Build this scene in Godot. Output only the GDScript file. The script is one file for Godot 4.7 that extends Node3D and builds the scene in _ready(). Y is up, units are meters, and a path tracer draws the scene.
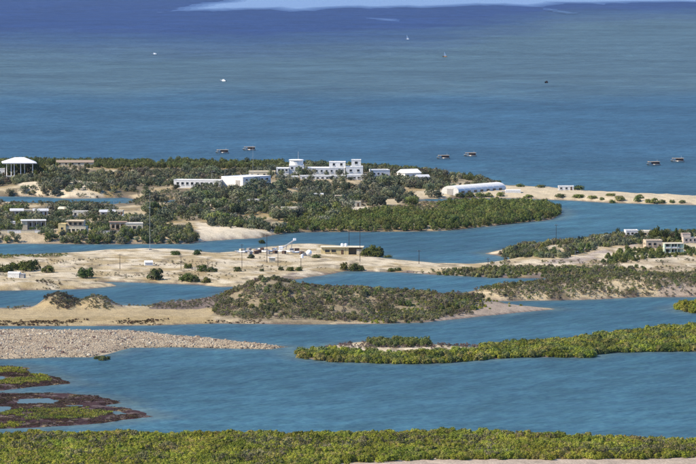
extends Node3D
# A lagoon with sand bars, mangrove islands and a seaside village, seen from a hill 150 m above the water.

const CAM_H := 150.0
const FOCAL := 4427.0            # lens, in pixels of the 696 x 464 photograph
const PITCH := 0.06586           # radians below the horizon

var rng := RandomNumberGenerator.new()
var nz := FastNoiseLite.new()    # general noise, features of about 1/freq metres
var nf := FastNoiseLite.new()
var nw := FastNoiseLite.new()
var islands := []                # height grids
var mats := {}
var used := {}
var crowns := {}                 # kind -> meshes
var stems := {}
var landmarks := []
var hotel_at := Vector3.ZERO
var cleared := []                # footprints kept free of plants: [x, z, radius]
var m_leaf: StandardMaterial3D
var m_bark: StandardMaterial3D

# ---------------------------------------------------------------- surveying
func sight(px: float, py: float) -> Vector3:
	var v := Vector3((px - 348.0) / FOCAL, -(py - 232.0) / FOCAL, -1.0).normalized()
	return v.rotated(Vector3.RIGHT, -PITCH)

func flat(px: float, py: float, h := 0.0) -> Vector3:
	var v := sight(px, py)
	var t := (h - CAM_H) / v.y
	return Vector3(0, CAM_H, 0) + v * t

func on_land(px: float, py: float) -> Vector3:
	# first point of the ground met by the line of sight
	var v := sight(px, py)
	var t := (12.0 - CAM_H) / v.y
	var t1 := (0.0 - CAM_H) / v.y
	while t < t1:
		var p := Vector3(0, CAM_H, 0) + v * t
		if ground(p.x, p.z) >= p.y:
			return Vector3(p.x, ground(p.x, p.z), p.z)
		t += 1.5
	var q := flat(px, py)
	q.y = maxf(0.0, ground(q.x, q.z))
	return q

func poly(pts: Array, h := 0.0) -> PackedVector2Array:
	var out := PackedVector2Array()
	for p in pts:
		var q := flat(p[0], p[1], h)
		out.append(Vector2(q.x, q.z))
	return out

func ground(x: float, z: float) -> float:
	var best := -2.0
	for g in islands:
		if x < g.x0 or z < g.z0 or x > g.x1 or z > g.z1:
			continue
		var fx: float = (x - g.x0) / g.dx
		var fz: float = (z - g.z0) / g.dz
		var i := mini(int(fx), g.nx - 2)
		var j := mini(int(fz), g.nz - 2)
		fx -= i
		fz -= j
		var k: int = j * g.nx + i
		var a: float = lerpf(g.h[k], g.h[k + 1], fx)
		var b: float = lerpf(g.h[k + g.nx], g.h[k + g.nx + 1], fx)
		best = maxf(best, lerpf(a, b, fz))
	return best

# ---------------------------------------------------------------- materials
func noise_image(size: int, freq: float, lo: float, hi: float, sd: int, octaves := 4) -> ImageTexture:
	var n := FastNoiseLite.new()
	n.seed = sd
	n.frequency = freq
	n.fractal_octaves = octaves
	n.noise_type = FastNoiseLite.TYPE_SIMPLEX_SMOOTH
	var im := n.get_seamless_image(size, size)
	im.convert(Image.FORMAT_RGB8)
	for y in size:
		for x in size:
			var v := lerpf(lo, hi, im.get_pixel(x, y).r)
			im.set_pixel(x, y, Color(v, v, v))
	return ImageTexture.create_from_image(im)

func mat(called: String, c: Color, rough := 0.85, spec := 0.3) -> StandardMaterial3D:
	# c is a linear real-world base colour
	if mats.has(called):
		return mats[called]
	var m := StandardMaterial3D.new()
	m.albedo_color = c.linear_to_srgb()
	m.roughness = rough
	m.metallic_specular = spec
	m.resource_name = called
	mats[called] = m
	return m

func wall_mat(called: String, c: Color) -> StandardMaterial3D:
	if mats.has(called):
		return mats[called]
	var m := mat(called, c, 0.9)
	m.albedo_texture = mats["grime"]
	m.uv1_triplanar = true
	m.uv1_world_triplanar = true
	m.uv1_scale = Vector3(0.13, 0.13, 0.13)
	return m

# ---------------------------------------------------------------- nodes
func numbered(called: String) -> String:
	if not used.has(called):
		used[called] = 0
		return called
	used[called] += 1
	return "%s_%03d" % [called, used[called]]

func thing(called: String, label: String, category: String, at: Vector3, turn := 0.0, group := "") -> Node3D:
	var o := Node3D.new()
	o.name = numbered(called)
	add_child(o, true)
	o.position = at
	o.rotation.y = turn
	o.set_meta("label", label)
	o.set_meta("category", category)
	if group != "":
		o.set_meta("group", group)
	return o

func part(called: String, mesh: Mesh, m: Material, parent: Node3D, at := Vector3.ZERO) -> MeshInstance3D:
	var o := MeshInstance3D.new()
	o.name = called
	o.mesh = mesh
	if m != null:
		o.material_override = m
	o.position = at
	parent.add_child(o, true)
	return o

func box(called: String, parent: Node3D, c: Vector3, s: Vector3, m: Material) -> MeshInstance3D:
	var b := BoxMesh.new()
	b.size = s
	return part(called, b, m, parent, c)

func cyl(called: String, parent: Node3D, c: Vector3, r0: float, r1: float, h: float, m: Material, seg := 10) -> MeshInstance3D:
	var b := CylinderMesh.new()
	b.bottom_radius = r0
	b.top_radius = r1
	b.height = h
	b.radial_segments = seg
	b.rings = 1
	return part(called, b, m, parent, c)

func tri(st: SurfaceTool, a: Vector3, b: Vector3, c: Vector3) -> void:
	st.add_vertex(a)
	st.add_vertex(b)
	st.add_vertex(c)

func quad(st: SurfaceTool, a: Vector3, b: Vector3, c: Vector3, d: Vector3) -> void:
	tri(st, a, b, c)
	tri(st, a, c, d)

func extrude(profile: PackedVector2Array, z0: float, z1: float) -> ArrayMesh:
	# a closed outline in x, y pulled along z; convex enough for the triangulator
	var st := SurfaceTool.new()
	st.begin(Mesh.PRIMITIVE_TRIANGLES)
	st.set_smooth_group(-1)
	var idx := Geometry2D.triangulate_polygon(profile)
	var n := profile.size()
	for k in range(0, idx.size(), 3):
		var a := profile[idx[k]]
		var b := profile[idx[k + 1]]
		var c := profile[idx[k + 2]]
		tri(st, Vector3(a.x, a.y, z1), Vector3(b.x, b.y, z1), Vector3(c.x, c.y, z1))
		tri(st, Vector3(a.x, a.y, z0), Vector3(c.x, c.y, z0), Vector3(b.x, b.y, z0))
	for k in n:
		var p := profile[k]
		var q := profile[(k + 1) % n]
		quad(st, Vector3(p.x, p.y, z0), Vector3(q.x, q.y, z0), Vector3(q.x, q.y, z1), Vector3(p.x, p.y, z1))
	st.generate_normals()
	return st.commit()

# ---------------------------------------------------------------- land
# An island is an outline at the waterline, a height it climbs to inland, bumps [px, py, radius_x, radius_z, height] and pools
func island(called: String, label: String, outline: Array, hmax: float, rise: float, rough: float, coast: float, gx: float, gz: float, bumps: Array, pools: Array, colour: Callable) -> void:
	var pg := poly(outline)
	var box2 := Rect2(pg[0], Vector2.ZERO)
	for p in pg:
		box2 = box2.expand(p)
	box2 = box2.grow(14.0)
	var g := {}
	g.x0 = box2.position.x
	g.z0 = box2.position.y
	g.dx = gx
	g.dz = gz
	g.nx = int(box2.size.x / gx) + 2
	g.nz = int(box2.size.y / gz) + 2
	g.x1 = g.x0 + gx * (g.nx - 1)
	g.z1 = g.z0 + gz * (g.nz - 1)
	var hs := PackedFloat32Array()
	var ds := PackedFloat32Array()
	hs.resize(g.nx * g.nz)
	ds.resize(g.nx * g.nz)
	var bs := []
	for b in bumps:
		var q := flat(b[0], b[1], 1.5)
		bs.append([q.x, q.z, b[2], b[3], b[4]])
	var ps := []
	for p in pools:
		ps.append(poly(p))
	var n := pg.size()
	for j in g.nz:
		var z: float = g.z0 + gz * j
		for i in g.nx:
			var x: float = g.x0 + gx * i
			var p := Vector2(x, z)
			var d2 := 1e12
			for k in n:
				var c := Geometry2D.get_closest_point_to_segment(p, pg[k], pg[(k + 1) % n])
				d2 = minf(d2, c.distance_squared_to(p))
			var d := sqrt(d2)
			if not Geometry2D.is_point_in_polygon(p, pg):
				d = -d
			d += coast * (nz.get_noise_2d(x * 1.5, z) + 0.6 * nz.get_noise_2d(x * 5.0 + 400.0, z * 3.0))
			for pl in ps:
				var e := 1e12
				for k in pl.size():
					var c := Geometry2D.get_closest_point_to_segment(p, pl[k], pl[(k + 1) % pl.size()])
					e = minf(e, c.distance_squared_to(p))
				e = sqrt(e)
				if Geometry2D.is_point_in_polygon(p, pl):
					e = -e
				e += coast * 0.6 * nz.get_noise_2d(x * 3.0, z * 3.0)
				d = minf(d, e)
			var h := 0.0
			if d > 0.0:
				h = hmax * (1.0 - exp(-d / rise)) + 0.04
				var f := minf(1.0, d / rise)
				h += f * rough * (nz.get_noise_2d(x * 2.0, z * 1.2) + 0.5 * nf.get_noise_2d(x * 2.0, z * 2.0))
				for b in bs:
					var r := pow((x - b[0]) / b[2], 2) + pow((z - b[1]) / b[3], 2)
					if r < 9.0:
						h += f * b[4] * exp(-r)
				h = maxf(h, 0.05 * f)
			else:
				h = maxf(d * 0.09, -1.2) - 0.02
			hs[j * g.nx + i] = h
			ds[j * g.nx + i] = d
	g.h = hs
	islands.append(g)
	var vs := PackedVector3Array()
	var cs := PackedColorArray()
	var ns := PackedVector3Array()
	var ids := PackedInt32Array()
	for j in g.nz:
		for i in g.nx:
			var k: int = j * g.nx + i
			var x: float = g.x0 + gx * i
			var z: float = g.z0 + gz * j
			vs.append(Vector3(x, hs[k], z))
			cs.append(colour.call(x, z, hs[k], ds[k]))
			var l: float = hs[k - 1] if i > 0 else hs[k]
			var r: float = hs[k + 1] if i < g.nx - 1 else hs[k]
			var u: float = hs[k - g.nx] if j > 0 else hs[k]
			var w: float = hs[k + g.nx] if j < g.nz - 1 else hs[k]
			ns.append(Vector3((l - r) / (2.0 * gx), 1.0, (u - w) / (2.0 * gz)).normalized())
	for j in g.nz - 1:
		for i in g.nx - 1:
			var k: int = j * g.nx + i
			if maxf(maxf(hs[k], hs[k + 1]), maxf(hs[k + g.nx], hs[k + g.nx + 1])) > -0.5:
				ids.append_array(PackedInt32Array([k, k + 1, k + g.nx + 1, k, k + g.nx + 1, k + g.nx]))
	var arr := []
	arr.resize(Mesh.ARRAY_MAX)
	arr[Mesh.ARRAY_VERTEX] = vs
	arr[Mesh.ARRAY_NORMAL] = ns
	arr[Mesh.ARRAY_COLOR] = cs
	arr[Mesh.ARRAY_INDEX] = ids
	var am := ArrayMesh.new()
	am.add_surface_from_arrays(Mesh.PRIMITIVE_TRIANGLES, arr)
	var o := MeshInstance3D.new()
	o.name = numbered(called)
	o.mesh = am
	o.material_override = mats["soil"]
	o.set_meta("kind", "structure")
	o.set_meta("label", label)
	add_child(o, true)

# soil colours (linear)
const SAND := Color(0.50, 0.40, 0.245)
const PALE := Color(0.66, 0.56, 0.40)
const DRY := Color(0.36, 0.265, 0.125)
const MUD := Color(0.13, 0.095, 0.085)
const WEED := Color(0.055, 0.028, 0.026)
const GRAVEL := Color(0.36, 0.285, 0.215)
const EARTH := Color(0.20, 0.16, 0.10)
const ROADC := Color(0.40, 0.33, 0.27)

func patch(x: float, z: float, s: float, at: float, soft := 0.12) -> float:
	return smoothstep(at - soft, at + soft, nz.get_noise_2d(x * s + 913.0, z * s * 0.6 - 377.0))

func grit(c: Color, x: float, z: float) -> Color:
	var v := 1.0 + 0.28 * nf.get_noise_2d(x * 4.0, z * 2.0) + 0.16 * nz.get_noise_2d(x * 3.0, z * 3.0)
	return Color(c.r * v, c.g * v, c.b * v)

var zones := []                  # painted soil: [polygon, colour, wobble]
func soil_zone(pts: Array, c: Color, wobble := 4.0, h := 1.0) -> void:
	zones.append([poly(pts, h), c, wobble])

func zoned(c: Color, x: float, z: float) -> Color:
	for s in zones:
		var w: float = s[2]
		var p := Vector2(x + w * nz.get_noise_2d(x * 4.0, z * 4.0), z + 3.0 * w * nz.get_noise_2d(x * 4.0 + 70.0, z * 4.0))
		if Geometry2D.is_point_in_polygon(p, s[0]):
			c = s[1]
	return c

func soil_sand(x: float, z: float, h: float, d: float) -> Color:
	var c := zoned(SAND, x, z)
	c = c.lerp(DRY, 0.75 * patch(x, z, 4.0, 0.12, 0.12)).lerp(PALE, 0.8 * patch(x + 300.0, z, 5.0, 0.15, 0.1)).lerp(EARTH, 0.7 * patch(x - 500.0, z, 9.0, 0.28, 0.06))
	if d < 1.6 + 2.0 * nf.get_noise_2d(x, z):
		c = c.lerp(MUD, 0.75)      # wet strip along the waterline
	return grit(c, x, z)

func soil_bank(x: float, z: float, h: float, d: float) -> Color:
	var c := GRAVEL.lerp(SAND, patch(x, z, 3.0, 0.0, 0.2)).lerp(EARTH, patch(x - 200.0, z, 4.0, 0.2, 0.15))
	c = zoned(c, x, z)
	if d < 1.2:
		c = c.lerp(MUD, 0.7)
	return grit(c, x, z)

func soil_earth(x: float, z: float, h: float, d: float) -> Color:
	var c := EARTH.lerp(SAND, patch(x, z, 3.0, 0.08, 0.15)).lerp(DRY, patch(x - 150.0, z, 3.0, 0.2, 0.15))
	c = zoned(c, x, z)
	if d < 1.5:
		c = c.lerp(MUD, 0.7)
	return grit(c, x, z)

func soil_weed(x: float, z: float, h: float, d: float) -> Color:
	var c := WEED.lerp(MUD, patch(x, z, 14.0, 0.12, 0.1)).lerp(DRY, 0.5 * patch(x + 50.0, z, 12.0, 0.36, 0.08))
	return grit(zoned(c, x, z), x, z)

func soil_rubble(x: float, z: float, h: float, d: float) -> Color:
	return grit(GRAVEL.lerp(SAND, 0.5), x, z)

# ---------------------------------------------------------------- plants
func crown_mesh(sd: int, kind: String) -> ArrayMesh:
	# leaf clumps spread over a few lobes; fits a unit radius and a unit height
	var r := RandomNumberGenerator.new()
	r.seed = sd
	var lobes := []
	var n_leaf := 46
	var size := 0.17
	match kind:
		"mangrove":
			for k in 8:
				var a := r.randf() * TAU
				var d := sqrt(r.randf()) * 0.62
				lobes.append([Vector3(cos(a) * d, r.randf_range(0.25, 0.62), sin(a) * d), r.randf_range(0.28, 0.46), r.randf_range(0.28, 0.4)])
			lobes.append([Vector3(0, 0.3, 0), 0.75, 0.4])
			for k in 5:
				var a := TAU * (k + r.randf() * 0.6) / 5.0
				lobes.append([Vector3(cos(a) * 0.55, 0.16, sin(a) * 0.55), r.randf_range(0.26, 0.36), 0.24])
		"scrub":
			for k in 7:
				var a := r.randf() * TAU
				var d := sqrt(r.randf()) * 0.7
				lobes.append([Vector3(cos(a) * d, r.randf_range(0.3, 0.75), sin(a) * d), r.randf_range(0.2, 0.36), r.randf_range(0.2, 0.3)])
			n_leaf = 26
			size = 0.17
		"tree":
			for k in 11:
				var a := r.randf() * TAU
				var d := sqrt(r.randf()) * 0.66
				lobes.append([Vector3(cos(a) * d, r.randf_range(0.24, 0.84) - 0.16 * d, sin(a) * d), r.randf_range(0.24, 0.42), r.randf_range(0.14, 0.24)])
			n_leaf = 44
			size = 0.15
		"conifer":
			for k in 14:
				var t := k / 14.0
				var a := r.randf() * TAU
				var d := (1.0 - t) * 0.5
				lobes.append([Vector3(cos(a) * d, 0.14 + 0.8 * t, sin(a) * d), 0.2 + 0.34 * (1.0 - t), 0.1])
			n_leaf = 26
			size = 0.17
		"grass":
			for k in 7:
				var a := r.randf() * TAU
				var d := sqrt(r.randf()) * 0.8
				lobes.append([Vector3(cos(a) * d, 0.35, sin(a) * d), 0.3, 0.4])
			n_leaf = 22
			size = 0.22
	var vs := PackedVector3Array()
	var ns := PackedVector3Array()
	var cs := PackedColorArray()
	for l in lobes:
		var lv := r.randf_range(0.86, 1.14)
		for k in n_leaf:
			var u := Vector3(r.randfn(), r.randfn(), r.randfn()).normalized()
			if kind != "tree" and kind != "conifer" and u.y < -0.3:
				u.y = -u.y
			var q: Vector3 = l[0] + Vector3(u.x * l[1], u.y * l[2], u.z * l[1]) * r.randf_range(0.72, 1.08)
			if q.y < 0.0:
				q.y = r.randf() * 0.2
			var nrm := (u + Vector3(r.randfn(), r.randfn() + 0.25, r.randfn()) * 0.28).normalized()
			var t1 := nrm.cross(Vector3(r.randfn(), r.randfn(), r.randfn())).normalized()
			var t2 := nrm.cross(t1)
			var s := size * r.randf_range(0.55, 1.15)
			var a := q + t1 * s * 0.62
			var b := q + t2 * s * 0.42
			var c := q - t1 * s * 0.62
			var d := q - t2 * s * 0.42
			var v := lv * r.randf_range(0.84, 1.16)
			var col := Color(v * r.randf_range(0.92, 1.1), v, v * r.randf_range(0.85, 1.1))
			for p in [a, c, b, a, d, c]:
				vs.append(p)
				ns.append(nrm)
				cs.append(col)
	return raw_mesh(vs, ns, cs)

func raw_mesh(vs: PackedVector3Array, ns: PackedVector3Array, cs: PackedColorArray) -> ArrayMesh:
	var arr := []
	arr.resize(Mesh.ARRAY_MAX)
	arr[Mesh.ARRAY_VERTEX] = vs
	arr[Mesh.ARRAY_NORMAL] = ns
	if cs.size() > 0:
		arr[Mesh.ARRAY_COLOR] = cs
	var am := ArrayMesh.new()
	am.add_surface_from_arrays(Mesh.PRIMITIVE_TRIANGLES, arr)
	return am

func limb(st: SurfaceTool, a: Vector3, b: Vector3, ra: float, rb: float) -> void:
	var ax := (b - a).normalized()
	var s := ax.cross(Vector3(0.3, 0.2, 0.9)).normalized()
	var t := ax.cross(s)
	for k in 5:
		var p := TAU * k / 5.0
		var q := TAU * (k + 1) / 5.0
		var u := s * cos(p) + t * sin(p)
		var w := s * cos(q) + t * sin(q)
		quad(st, a + u * ra, b + u * rb, b + w * rb, a + w * ra)

func stem_mesh(sd: int, kind: String) -> ArrayMesh:
	var r := RandomNumberGenerator.new()
	r.seed = sd
	var st := SurfaceTool.new()
	st.begin(Mesh.PRIMITIVE_TRIANGLES)
	if kind == "tree" or kind == "conifer":
		limb(st, Vector3(0, -0.08, 0), Vector3(0.03, 0.4, 0.02), 0.07, 0.045)
		limb(st, Vector3(0.03, 0.4, 0.02), Vector3(0.0, 0.85, 0.0), 0.045, 0.015)
		for k in 5:
			var a := r.randf() * TAU
			limb(st, Vector3(0.02, 0.25 + 0.07 * k, 0.01), Vector3(cos(a) * 0.55, 0.55 + 0.06 * k, sin(a) * 0.55), 0.03, 0.01)
	else:
		for k in 6:
			var a := r.randf() * TAU
			var d := r.randf_range(0.3, 0.65)
			limb(st, Vector3(cos(a) * 0.1, -0.12, sin(a) * 0.1), Vector3(cos(a) * d, r.randf_range(0.45, 0.8), sin(a) * d), 0.035, 0.012)
	st.generate_normals()
	return st.commit()

func pick(palette: Array) -> Color:
	var a: Color = palette[rng.randi() % palette.size()]
	var b: Color = palette[rng.randi() % palette.size()]
	var c := a.lerp(b, rng.randf())
	var v := rng.randf_range(0.86, 1.14)
	return Color(c.r * v, c.g * v, c.b * v)

const P_MANGROVE := [Color(0.205, 0.22, 0.03), Color(0.175, 0.20, 0.03), Color(0.225, 0.225, 0.038), Color(0.135, 0.15, 0.027), Color(0.215, 0.185, 0.065)]
const P_GREEN := [Color(0.105, 0.135, 0.04), Color(0.135, 0.155, 0.045), Color(0.075, 0.095, 0.04), Color(0.16, 0.165, 0.06)]
const P_FOREST := [Color(0.035, 0.047, 0.042), Color(0.075, 0.09, 0.06), Color(0.12, 0.135, 0.075), Color(0.165, 0.17, 0.10), Color(0.16, 0.155, 0.115), Color(0.095, 0.11, 0.07)]
const P_SCRUB := [Color(0.19, 0.18, 0.10), Color(0.16, 0.165, 0.085), Color(0.13, 0.125, 0.085), Color(0.09, 0.085, 0.05), Color(0.12, 0.10, 0.085), Color(0.07, 0.075, 0.035), Color(0.16, 0.145, 0.06)]
const P_TWIG := [Color(0.15, 0.115, 0.11), Color(0.11, 0.085, 0.085), Color(0.18, 0.14, 0.12)]
const P_SHRUB := [Color(0.045, 0.06, 0.025), Color(0.06, 0.075, 0.025), Color(0.08, 0.09, 0.03)]

func plant(called: String, label: String, category: String, group: String, kind: String, at: Vector3, radius: float, high: float, c: Color) -> Node3D:
	var said := label
	if radius > high * 0.72:
		said = "broad " + said
	elif radius < high * 0.5:
		said = "slender " + said
	var best := 70.0
	for l in landmarks:
		var d: float = Vector2(l[0].x - at.x, (l[0].z - at.z) * 0.35).length()
		if d < best and said.split(" ").size() < 12:
			best = d
			label = said + " near " + l[1]
	if best == 70.0:
		label = said
	var t := thing(called, label, category, at, rng.randf() * TAU, group)
	var k := rng.randi() % 4
	var cr := part("crown", crowns[kind][k], leaf_tint(c), t)
	cr.scale = Vector3(radius, high, radius)
	var s := part("trunk" if kind == "tree" or kind == "conifer" else "stem", stems[kind][k], m_bark, t)
	s.scale = Vector3(radius, high, radius)
	return t

func leaf_tint(c: Color) -> StandardMaterial3D:
	# a few shared tints
	var q := Color(snappedf(c.r, 0.012), snappedf(c.g, 0.012), snappedf(c.b, 0.012))
	var key := "leaf" + str(q)
	if not mats.has(key):
		var m: StandardMaterial3D = m_leaf.duplicate()
		m.albedo_color = Color(maxf(q.r, 0.012), maxf(q.g, 0.012), maxf(q.b, 0.012)).linear_to_srgb()
		mats[key] = m
	return mats[key]

func is_clear(x: float, z: float) -> bool:
	for c in cleared:
		if absf(x - c[0]) < c[2] and z - c[1] < c[4] and z - c[1] > -c[3]:
			return true
	return false

func keep_free(p: Vector3, half_width: float, behind: float, before: float) -> void:
	cleared.append([p.x, p.z, half_width, behind, before])

# zone of plants: outline, spacing, heights, palette; clump = noise threshold below which nothing grows; solo = the tallest ones, things of their own
func thicket(called: String, label: String, kind: String, outline: Array, spacing: float, h0: float, h1: float, wide: float, palette: Array, clump: float, clump_scale: float, solo := 0, solo_name := "", solo_label := "", solo_cat := "", solo_group := "", level := 1.0, holes := []) -> void:
	var pg := poly(outline, level)
	var hp := []
	for q in holes:
		hp.append(poly(q, level))
	var r := Rect2(pg[0], Vector2.ZERO)
	for p in pg:
		r = r.expand(p)
	var spots := []
	var z := r.position.y
	while z < r.end.y:
		var x := r.position.x
		while x < r.end.x:
			var p := Vector2(x + rng.randf_range(-0.5, 0.5) * spacing, z + rng.randf_range(-0.5, 0.5) * spacing * 1.3)
			x += spacing
			if not Geometry2D.is_point_in_polygon(p + Vector2(3.0 * nf.get_noise_2d(p.x * 3.0, p.y * 3.0), 8.0 * nf.get_noise_2d(p.y * 3.0, p.x * 3.0)), pg):
				continue
			var n := nz.get_noise_2d(p.x * clump_scale, p.y * clump_scale * 0.6)
			if n + 0.12 * rng.randfn() < clump:
				continue
			var g := ground(p.x, p.y)
			if g < (-0.14 if kind == "mangrove" else 0.03) or is_clear(p.x, p.y):
				continue
			var bad := false
			for q in hp:
				if Geometry2D.is_point_in_polygon(p, q):
					bad = true
			if bad:
				continue
			var f := clampf(0.5 + 0.5 * rng.randfn() * 0.6 + 0.5 * nf.get_noise_2d(p.x * 2.0, p.y * 2.0), 0.0, 1.3)
			var h := lerpf(h0, h1, f)
			var tone := 1.0 + 0.5 * nz.get_noise_2d(p.x * 5.0 + 60.0, p.y * 3.0) + 0.25 * nf.get_noise_2d(p.x, p.y)
			var col := pick(palette)
			spots.append([h, Vector3(p.x, g - 0.05, p.y), h * wide * rng.randf_range(0.8, 1.25), Color(col.r * tone * (1.0 + 0.2 * nz.get_noise_2d(p.x * 4.0, p.y * 4.0)), col.g * tone, col.b * tone)])
		z += spacing * 1.3
	if solo > 0:
		spots.sort_custom(func(a, b): return a[0] > b[0])
		for k in mini(solo, spots.size()):
			plant(solo_name, solo_label, solo_cat, solo_group, kind, spots[k][1], spots[k][2], spots[k][0], spots[k][3])
		spots = spots.slice(mini(solo, spots.size()))
	if spots.is_empty():
		return
	var o := Node3D.new()
	o.name = numbered(called)
	add_child(o, true)
	o.set_meta("kind", "stuff")
	o.set_meta("label", label)
	o.set_meta("category", "undergrowth" if kind == "grass" else "thicket")
	for v in 4:
		var mine := []
		for k in range(v, spots.size(), 4):
			mine.append(spots[k])
		copies("foliage", o, crowns[kind][v], m_leaf, mine)
		if kind == "tree" or kind == "scrub":
			copies("stems", o, stems[kind][v], m_bark, mine, false)

func copies(called: String, parent: Node3D, mesh: Mesh, m: Material, spots: Array, tinted := true) -> void:
	if spots.is_empty():
		return
	var mm := MultiMesh.new()
	mm.transform_format = MultiMesh.TRANSFORM_3D
	mm.use_colors = tinted
	mm.mesh = mesh
	mm.instance_count = spots.size()
	for k in spots.size():
		var s: Array = spots[k]
		var turn := fmod(s[1].x * 7.13 + s[1].z * 3.7, TAU)
		mm.set_instance_transform(k, Transform3D(Basis(Vector3.UP, turn).scaled_local(Vector3(s[2], s[0], s[2])), s[1]))
		if tinted:
			mm.set_instance_color(k, s[3])
	var o := MultiMeshInstance3D.new()
	o.name = called
	o.multimesh = mm
	o.material_override = m
	o.set_meta("kind", "stuff")
	parent.add_child(o, true)

func rock_mesh(sd: int) -> ArrayMesh:
	var r := RandomNumberGenerator.new()
	r.seed = sd
	var pts := []
	var s := SphereMesh.new()
	var st := SurfaceTool.new()
	st.begin(Mesh.PRIMITIVE_TRIANGLES)
	st.set_smooth_group(-1)
	var rows := []
	for j in 5:
		var row := []
		for i in 7:
			var a := TAU * i / 7.0
			var b := PI * j / 4.0
			row.append(Vector3(cos(a) * sin(b), cos(b), sin(a) * sin(b)) * (r.randf_range(0.75, 1.15) if j > 0 and j < 4 else 0.85))
		rows.append(row)
	for j in 4:
		for i in 7:
			quad(st, rows[j][i], rows[j][(i + 1) % 7], rows[j + 1][(i + 1) % 7], rows[j + 1][i])
	st.generate_normals()
	return st.commit()

# ---------------------------------------------------------------- the sea
func sea_colour(x: float, z: float) -> Color:
	# depth of the water: lagoon and inner bay, a shallow silty shelf, then deep water
	var w := Vector2(x + 60.0 * nz.get_noise_2d(x * 0.6, z * 0.3), z + 260.0 * nz.get_noise_2d(x * 0.5 + 90.0, z * 0.12))
	var c := Color(0.047, 0.118, 0.156)
	var shelf := smoothstep(-3900.0, -4700.0, w.y)
	c = Color(0.040, 0.106, 0.166).lerp(Color(0.072, 0.128, 0.152), shelf) if z < -3300.0 else c.lerp(Color(0.040, 0.106, 0.166), smoothstep(-2500.0, -3300.0, z))
	if z > -3200.0:              # the sandy bottom shows through the shallows
		var g := ground(x, z)
		if g > -1.15:
			c = c.lerp(Color(0.115, 0.155, 0.13), 0.6 * smoothstep(-1.15, 0.0, g))
	var share := deep_share(x, z, w)
	if share > 0.0:
		c = c.lerp(Color(0.022, 0.048, 0.150), share)
	return c

func deep_share(x: float, z: float, w: Vector2) -> float:
	if z > -5000.0:
		return 0.0
	var share := 0.0
	for k in 12:                 # a ragged, streaky edge: several offsets of the outline
		var q := w + Vector2(0.0, (k - 5.5) * 170.0 + 260.0 * nf.get_noise_2d(x * 0.02 + 31.0 * k, z * 0.02))
		if Geometry2D.is_point_in_polygon(q, deep_water):
			share += 1.0 / 12.0
	return share

func build_sea() -> void:
	deep_water = poly([[-400, 40], [0, 41], [120, 43], [250, 45.5], [340, 41], [430, 38], [500, 27], [560, 16], [640, 13.5], [900, 13], [900, -30], [-400, -30]])
	var sl := "pale glassy slick on the far sea"
	slick(sl, [[140, 11.6], [160, 10.0], [172, 7.6], [184, 5.0], [196, 3.0], [214, 0.5], [214, -10], [420, -10], [900, -10], [900, 3], [640, 3.5], [585, 4.5], [550, 6.5], [480, 7], [420, 8.5], [360, 9.5], [300, 11], [240, 11.8]], 6, 420.0, 0.08)
	slick(sl, [[535, 7], [556, 10], [580, 13.2], [566, 14.4], [548, 11]], 3, 160.0, 0.5)
	slick(sl, [[363, 18], [395, 18.6], [402, 21.5], [378, 20.8]], 3, 110.0, 0.08)
	slick(sl, [[-60, 48.2], [0, 46.6], [40, 45.0], [80, 43.9], [120, 43.0], [80, 44.6], [40, 46.0], [0, 48.0]], 1, 260.0, 0.08)
	for q in [[[10, 396.5], [50, 395.5], [72, 400], [60, 406.5], [10, 406]], [[-30, 405.5], [10, 405.5], [22, 410], [8, 416], [-30, 416]], [[-30, 375], [6, 375], [14, 379], [6, 384], [-30, 384]]]:
		slick("shallow glassy water round the mudflats", q, 1, 2.0, 0.02)
	var rows := [-900.0]
	var z := -900.0
	while z > -45000.0:
		z -= maxf(7.0, -z * 0.006) if z > -2600.0 else maxf(12.0, -z * 0.006)
		rows.append(z)
	var cols := 361
	var vs := PackedVector3Array()
	var cs := PackedColorArray()
	var uv := PackedVector2Array()
	var uv2 := PackedVector2Array()
	var ns := PackedVector3Array()
	var sheets := {"wind": PackedInt32Array()}
	for j in rows.size():
		for i in cols:
			var t := (i - 180) / 180.0
			var x: float = (t * 0.13 + pow(t, 5) * 0.6) * (-rows[j] + 400.0)
			vs.append(Vector3(x, 0, rows[j]))
			cs.append(sea_colour(x, rows[j]))
			var warp := Vector2(nw.get_noise_2d(x, rows[j]), nw.get_noise_2d(x + 7777.0, rows[j])) * 320.0
			uv.append((Vector2(x, rows[j]) + warp) / 430.0)
			uv2.append(Vector2(x, rows[j]) / 1900.0)
			ns.append(Vector3.UP)
	for j in rows.size() - 1:
		for i in cols - 1:
			var k := j * cols + i
			var q: Vector3 = (vs[k] + vs[k + cols + 1]) * 0.5
			var which := "wind"
			sheets[which].append_array(PackedInt32Array([k + cols, k + cols + 1, k + 1, k + cols, k + 1, k]))
	for which in sheets:
		if sheets[which].is_empty():
			continue
		var arr := []
		arr.resize(Mesh.ARRAY_MAX)
		arr[Mesh.ARRAY_VERTEX] = vs
		arr[Mesh.ARRAY_NORMAL] = ns
		arr[Mesh.ARRAY_COLOR] = cs
		arr[Mesh.ARRAY_TEX_UV] = uv
		arr[Mesh.ARRAY_TEX_UV2] = uv2
		arr[Mesh.ARRAY_INDEX] = sheets[which]
		var am := ArrayMesh.new()
		am.add_surface_from_arrays(Mesh.PRIMITIVE_TRIANGLES, arr)
		var st := SurfaceTool.new()
		st.create_from(am, 0)
		st.generate_tangents()
		var o := MeshInstance3D.new()
		o.name = "water"
		o.mesh = st.commit()
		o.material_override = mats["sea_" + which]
		o.set_meta("kind", "structure")
		o.set_meta("label", "blue wind-rippled sea and lagoon")
		add_child(o, true)

var deep_water := PackedVector2Array()

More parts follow.
